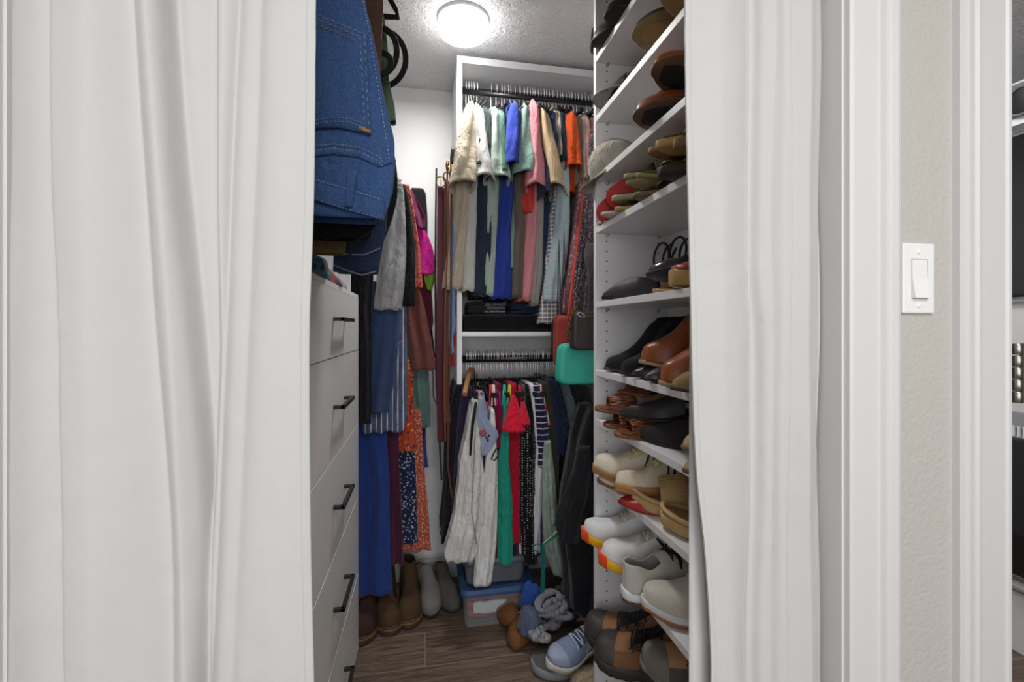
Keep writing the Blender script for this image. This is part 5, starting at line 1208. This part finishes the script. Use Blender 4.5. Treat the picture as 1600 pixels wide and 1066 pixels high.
# ---- shelf D: piles of sandals
def disc_flat(label, px, xt, z, **k):
    return closed(label, 'red_flat', leather('#b5312a', .5), '#b12d2a', px, xt, z, [(0, .03), (.5, .030), (.8, .028), (1, .010)], .55, toe='wide', L=.215, W=.086, th=(.006, .005), insole='#8c2222', **k)
disc_flat('red ballet flat on edge with its sole showing, leaning on the shelf end', 936, .52, Z[3]+.050, roll=78, yaw=-12, pitch=-10)
disc_flat('red ballet flat on edge with its sole showing, in front of the other', 952, .53, Z[3]+.085, roll=80, yaw=-14, pitch=-14)
def sandal(label, px, xt, z, col, sole, L=.24, W=.085, th=.014, **k):
    s = Shoe(L, W, 'round', (th, th*.8), .003); t = thing('sandal', label, 'sandal')
    s.sole(1.02).build('sole', plain(sole, .7), t); s.insole(g=.96, lift=.002).build('footbed', suede(col), t)
    s.upper([(0, .034), (1, .032)], None, .62, .74, n=6, g=1.02, p=.5).build('strap', leather(col), t, solid=.0025, merge=.0002)
    s.upper([(0, .046), (1, .042)], None, .42, .48, n=6, g=1.02, p=.5).build('strap', leather(col), t, solid=.0025, merge=.0002)
    place(t, L, px, xt, z, **k); return t
zz = Z[3]
sandal('thin black flip-flop with pale edge at the bottom left of the pile', 936, .53, zz, '#20201f', '#b9b4a6', th=.008, yaw=-20)
sandal('thin black flip-flop lying against the first one', 943, .50, zz+.001, '#232322', '#c4bfae', th=.008, yaw=-6, L=.23)
sandal('small gold tan sandal left in the pile', 957, .525, zz, '#7b6a3a', '#a98a4a', yaw=-6, W=.07)
sandal('small olive gold sandal next to the gold tan one', 965, .52, zz, '#6f6233', '#9c8a50', yaw=-4, W=.07)
sandal('grey beige sandal with a thick sole across the pile', 960, .52, zz+.034, '#8a8266', '#9a937a', th=.018, yaw=-10, W=.078)
sandal('taupe sandal with a square strap in the middle of the pile', 994, .51, zz, '#5d4a34', '#6e5a40', yaw=-8)
sandal('olive khaki sandal standing tilted in the pile', 999, .50, zz+.035, '#6f6238', '#837645', roll=-14, yaw=-6, th=.012)
sandal('brown sandal with a pale rim on the upper layer', 983, .53, zz+.060, '#5d4026', '#8e8060', yaw=-8)
sandal('grey stone sandal at the upper left of the pile', 980, .525, zz+.075, '#82795f', '#97907a', yaw=-4, W=.075)
sandal('dark red brown sandal sole on top of the pile', 1019, .51, zz+.080, '#5b2f20', '#8c6a4a', yaw=-6)
sandal('tan cork sandal on the top right of the pile', 1031, .49, zz+.062, '#a17c48', '#b08a54', yaw=-8, th=.020)
sandal('tan sandal with dark sole at the lower right of the pile', 1035, .49, zz, '#94703e', '#2c231c', yaw=-6, th=.022)
sandal('golden cork sandal half behind the curtain', 1061, .47, zz+.020, '#a37d45', '#7a5c34', yaw=-4, th=.022, W=.08)
# ---- shelf C: cap and brown loafers
def cap(label, px, py, X, col, brimcol, rot, s=1.0, inner='#2b2a2a'):
    o = PX(px, py, X); t = thing('baseball_cap', label, 'cap', o); t.rotation_euler = rot
    q = MB(); rings = []
    for j in range(11):
        v = j/10*PI/2; rings.append([(.095*s*math.cos(v)*math.cos(a)*1.12*(1+.03*noise.noise(Vector((math.cos(a)*3, math.sin(a)*3, v*3)))), .085*s*math.cos(v)*math.sin(a), .105*s*math.sin(v)+.006*noise.noise(Vector((math.cos(a)*2, math.sin(a)*2, v*2+5)))) for a in [2*PI*k/36 for k in range(36)]])
    q.loft(rings, True, False, True); q.build('crown', C(col, wr=1.5), t, solid=.002)
    q = MB(); rings = []
    for j in range(7):
        r = j/6; rings.append([(.100*s*math.cos(a)*1.06+.075*s*r*math.cos(a)**.8*1.0, .084*s*math.sin(a)*(1-.05*r), -.018*s*(math.sin(a)**2)*(r+.2)+.004) for a in [math.radians(-68+136*k/20) for k in range(21)]])
    q.loft(rings, False); q.build('brim', C(brimcol), t, solid=.003)
    q = MB(); q.lathe([(.006, 0), (.004, .003), (.001, .004)], (0, 0, .105*s), 14); q.build('button', C(col), t)
    q = MB()
    for k in range(3):
        a = PI*k/3; q.tube([(.0965*s*1.12*math.cos(a)*math.cos(u), .087*s*math.sin(a)*math.cos(u), .107*s*math.sin(u)) for u in [PI*i/20 for i in range(21)]], .0009, 5)
    q.build('seams', C(col), t); return t
cap('beige cotton cap with a creased crown, its brim hanging over the shelf edge', 964, 262, .60, '#b9b2a5', '#a09a89', (math.radians(18), math.radians(34), math.radians(188)), .86)
def flat_shoe(label, px, xt, z, up, sole, pad, **k):
    t, s = closed(label, 'loafer', up, sole, px, xt, z, [(0, .045), (.2, .040), (.45, .050), (.6, .050), (.8, .040), (.95, .030), (1, .012)], .42, L=.27, W=.10, th=(.010, .010), insole='#3a2a1e', grow=1.04, **k)
    q = MB(); rings = []
    for qq in s.st(.5, .93, 16):
        w_ = s.w(qq)*.62; rings.append([(qq*s.L, s.c(qq)+w_*u, s.bot(qq)-.0012) for u in (-1, -.5, 0, .5, 1)])
    q.loft(rings, False); q.build('tread', plain(pad, .9), t, solid=.001)
    return t
flat_shoe('brown loafer overhanging the shelf with its dark tread visible, left one', 993, .50, Z[2]+.03, leather('#8a4520'), '#553a22', '#141312', yaw=-14, roll=22, pitch=-4)
flat_shoe('brown loafer overhanging the shelf with its dark tread visible, behind the curtain edge', 1018, .51, Z[2]+.09, leather('#95501f'), '#583c22', '#141312', yaw=-10, side=-1, roll=20, pitch=-4)
# ---- shelf B: tan slippers, grey cap, orange piece
flat_shoe('tan suede slipper overhanging the upper shelf, left one', 991, .51, Z[1]+.06, suede('#3c2a22'), '#7d6440', '#84693f', yaw=-16, roll=26, pitch=-4)
flat_shoe('tan suede slipper at the top beside the curtain', 1026, .50, Z[1]+.06, suede('#6d5538'), '#84693f', '#8b7045', yaw=-8, side=-1, roll=30)
cap('grey cap with a dark crown lying at the far end of the upper shelf', 992, 150, .64, '#3b3837', '#8e8c8a', (math.radians(20), math.radians(4), math.radians(165)), .72)
closed('coral red shoe tip peeking over the edge beside the grey cap', 'coral_flat', leather('#c4523a'), '#a9432f', 990, .56, Z[1], [(0, .05), (.5, .05), (.8, .045), (1, .02)], .5, 'point' and 0, 1, 'point', L=.22, W=.07, yaw=10, pitch=-14)
# ---- shelf A: dark boots
closed('dark brown leather boot hanging over the topmost visible shelf', 'dark_boot', leather('#35241c', .4), '#201712', 925, .50, Z[0], BT, .26, L=.29, W=.115, yaw=-28, phi=60, cat='boot', insole='#141010', grow=1.05)
closed('black boot partly hidden behind the dark brown boot on the topmost shelf', 'dark_boot', leather('#1d1918', .4), '#15110f', 945, .50, Z[0], BT, .26, L=.28, W=.10, yaw=-16, phi=60, cat='boot', side=-1, insole='#141010')
heap('fringed_scarf', 'black fringed scarf drooping below the dark boots at the shelf end', 'scarf', C('#141314', wr=2), PX(940, 74, .56)+Vector((0, .02, -.0)), (.03, .03), .085, 12).rotation_euler = (0, 0, .4)
# ------------------------------------------------------------------ floor
def floorshoe(fn, px, Y, rz, z=.001, pitch=0, roll=0):
    t = fn; x = XY(px, Y); t.rotation_euler = (math.radians(roll), math.radians(pitch), math.radians(rz))
    L = .27; m = t.rotation_euler.to_matrix(); t.location = Vector((x, Y, z))-m@Vector((L, 0, 0)); return t
UG = [(0, .15), (.12, .155), (.28, .155), (.40, .130), (.5, .098), (.62, .078), (.78, .066), (.92, .052), (.97, .040), (1, .018)]
for (px, Y, rz, lb_, sd) in [(643, 1.93, -84, 'brown suede boot with a thick sole on the floor, right one beside the grey clog', 1), (606, 1.90, -86, 'brown suede boot with a thick sole on the floor, middle one of three', -1), (566, 1.86, -88, 'dark brown boot in shadow below the royal blue dress', 1)]:
    t, s = closed(lb_, 'ankle_boot', suede('#49331e' if px > 600 else '#38221a'), '#4d3a28', px, 0, 0, UG, .26, L=.27, W=.105, th=(.036, .034), phi=60, cat='boot', grow=1.06, side=sd, toe='wide', insole='#20160e', Y=1)
    s.sole(1.075, z0=.016, z1=.026).build('rand', plain('#8a6c48', .8), t); floorshoe(t, px, Y, rz)
CL = [(.30, .085), (.40, .080), (.6, .064), (.8, .054), (.93, .042), (1, .016)]
for (px, Y, rz, lb_, sd, pt) in [(680, 1.99, -72, 'grey felt clog propped against the baseboard, left one', 1, 24), (706, 2.0, -78, 'grey felt clog partly behind the storage bins', -1, 20)]:
    t, s = closed(lb_, 'felt_clog', suede('#6f6f6d' if sd > 0 else '#4f4e4a'), '#2a2826', px, 0, 0, CL, None, .30, 1, L=.27, W=.10, th=(.020, .018), grow=1.05, side=sd, toe='wide', insole='#6f5c46', Y=1); floorshoe(t, px, Y, rz, pitch=pt)
MC = [(0, .045), (.2, .040), (.42, .055), (.6, .056), (.8, .050), (.95, .036), (1, .014)]
for (px, Y, rz, lb_, sd, zz, rl) in [(812, 1.70, -100, 'tan suede moccasin beside the clear bin, in front', 1, .001, 0), (802, 1.80, -92, 'tan suede moccasin on its side against the clear bin', -1, .03, 30)]:
    t, s = closed(lb_, 'moccasin', suede('#6a401e'), '#4b2f1a', px, 0, 0, MC, .42, L=.25, W=.098, th=(.010, .010), side=sd, insole='#b08d5d', Y=1, p=.5, seam=.62)
    q = MB(); q.tube([s.at(.5, -.3, .004), s.at(.47, 0, .008), s.at(.5, .3, .004), s.at(.58, .4, .006)], .002, 6); q.build('bow', plain('#c9a878', .7), t)
    floorshoe(t, px, Y, rz, zz, 0, rl)
t, s = closed('long grey foam slipper lying on the floor in front of the tan moccasin', 'foam_slipper', plain('#77797b', .85), '#7e8082', 832, 0, 0, None, None, L=.30, W=.115, th=(.035, .030), toe='wide', grow=1.0, insole='#5c5c5c', Y=1, spring=.012)
t.rotation_euler = (0, 0, math.radians(183)); L_ = .30; tip = Vector((XY(831, 1.60), 1.60, .001)); t.location = tip-t.rotation_euler.to_matrix()@Vector((L_, 0, 0))
t, s = sneaker('blue and white running shoe with an orange line lying on the grey slipper', plain('#7684a2', .8, 0, .5, 300), '#d5d4d2', 858, .0, 0, lace='#d0d4dc', stripes='#ccd6e2', toecap='#93a0b6', midsole='#d19a3a', L=.26, Y=1, th=(.040, .034), tongue='#3f4c6c', gum='#9a9894')
t.rotation_euler = (math.radians(-20), math.radians(8), math.radians(205)); tip = Vector((XY(858, 1.53), 1.53, .052)); t.location = tip-t.rotation_euler.to_matrix()@Vector((.26, 0, 0))
def tangle(name, label, cat, m, c, rad, h, r, turns, seed):
    """one long roll of cloth wound on itself"""
    q = MB(); pts = []; rr = []; n = turns*22; rg = random.Random(seed); ax = [rg.uniform(0, 6) for _ in range(6)]
    for k in range(n):
        u = k/n; a = 2*PI*turns*u
        R_ = .55+.45*math.sin(a*.37+ax[0]); pts.append((rad[0]*R_*math.cos(a+ax[1]), rad[1]*R_*math.sin(a*1.13+ax[2]), r+(h-2*r)*(u*.75+.25*(.5+.5*math.sin(a*.71+ax[3])))))
        rr.append(r*(1+.25*math.sin(a*1.9+ax[4])+.15*math.sin(a*4.3)))
    q.tube(pts, rr, 12); o = q.build(name, m); o.location = c; return tag(o, label, cat)
def fl(px, Y, z=.001): return Vector((XY(px, Y), Y, z))
tangle('crumpled_scarf', 'crumpled light grey scarf on the floor shoes below the sage blouse', 'scarf', C('#9698a0', 'stripe', '#74767f', sc=150, wr=2), fl(862, 1.76, .04), (.07, .055), .15, .013, 9, 4)
tangle('crumpled_scarf', 'dark charcoal scarf heaped right of the light grey one', 'scarf', C('#3a3b40', wr=2), fl(888, 1.80, .03), (.06, .05), .17, .013, 8, 9)
tangle('rolled_socks', 'rolled pale grey socks in front of the crumpled scarf', 'socks', C('#9fa0a6', wr=2), fl(842, 1.68, .05), (.028, .026), .07, .012, 4, 6)
heap('blue_bag', 'bright blue fabric pouch beside the storage bin', 'bag', C('#1d4a98', wr=2), P(830, 950, 1.80), (.04, .04), .10, 7, n=40)
heap('grey_pouch', 'slate blue mesh pouch under the blue fabric pouch', 'bag', C('#59627a', wr=1.5), P(828, 985, 1.74), (.045, .05), .09, 8, n=40)
# fuzzy slippers
def fuzz(label, px, py, Y, r, h, seed, rz):
    t = thing('fuzzy_slipper', label, 'slipper'); x = XY(px, Y); t.location = (x, Y, .001); t.rotation_euler = (0, 0, rz)
    s = Shoe(.25, .10, 'wide', (.016, .014), .0); s.sole(1.0).build('sole', plain('#6d5a44', .9), t)
    m, nt, b = newmat('shearling'); b.inputs['Base Color'].default_value = lin('#a8977a'); b.inputs['Roughness'].default_value = 1; b.inputs['Sheen Weight'].default_value = .3; bumpify(nt, b, 160, 1.0, .006, 6)
    up = s.upper([(.3, .07), (.5, .075), (.8, .065), (.95, .05), (1, .02)], None, .34, 1, n=40, m=16, g=1.12, p=.5)
    vs = []
    for v in up.v:
        v = Vector(v); n_ = noise.noise(v*60+Vector((seed, 0, 0)))*.006+noise.noise(v*160)*.004; vs.append(v+Vector((n_, n_*1.3, n_*1.5)))
    up.v = vs; up.build('upper', m, t, solid=.004)
    q = MB(); rg = []
    for k in range(25):
        a = PI*k/24; rg.append((.25*.34, s.c(.34)-s.w(.34)*1.12*math.cos(a), s.top(.34)+.07*math.sin(a)**.7))
    q.tube(rg, .014, 14); vs = []
    for v in q.v:
        v = Vector(v); n_ = noise.noise(v*70)*.008+noise.noise(v*200)*.004; vs.append(v+Vector((n_, n_, n_)))
    q.v = vs; q.build('fluffy_cuff', m, t)
    rnd = random.Random(seed); q = MB()
    for k in range(2600):
        qq = rnd.uniform(.34, .99); v = rnd.uniform(-1, 1); p = s.at(qq, v) if False else None
        f = PI/2*(1-abs(v)); w_ = s.w(qq)*1.12; y = math.copysign(w_*math.cos(f)**.5 if abs(v) > .01 else 0, v); hh = itp([(.3, .07), (.5, .075), (.8, .065), (.95, .05), (1, .02)], qq)
        p = Vector((qq*.25, s.c(qq)+y, s.top(qq)+hh*math.sin(f))); nn = Vector(((qq-.6)*.6, v, math.sin(f)+.15)).normalized()+Vector((rnd.uniform(-.6, .6), rnd.uniform(-.6, .6), rnd.uniform(-.4, .4))); nn *= .011
        sd = Vector((rnd.uniform(-1, 1), rnd.uniform(-1, 1), rnd.uniform(-1, 1))).normalized()*.0009
        q.add([p-sd, p+sd, p+nn], [(0, 1, 2)])
    o = q.build('fur', m, t); o['kind'] = 'stuff'; return t
fuzz('fluffy cream shearling slipper on the floor, farther from the camera', 926, 1040, 1.44, 0, 0, 3, math.radians(196)).location = (XY(898, 1.44)+.24, 1.44+.06, .001)
fuzz('fluffy cream shearling slipper on the floor, nearest the camera', 940, 1060, 1.33, 0, 0, 8, math.radians(200)).location = (XY(904, 1.33)+.23, 1.33+.08, .001)
heap('blue_cloth', 'pale blue cloth scrap on the floor at the foot of the drawers', 'cloth', C('#5d86a8'), P(566, 1072, 1.62)*1, (.035, .03), .02, 2).location.z = .001
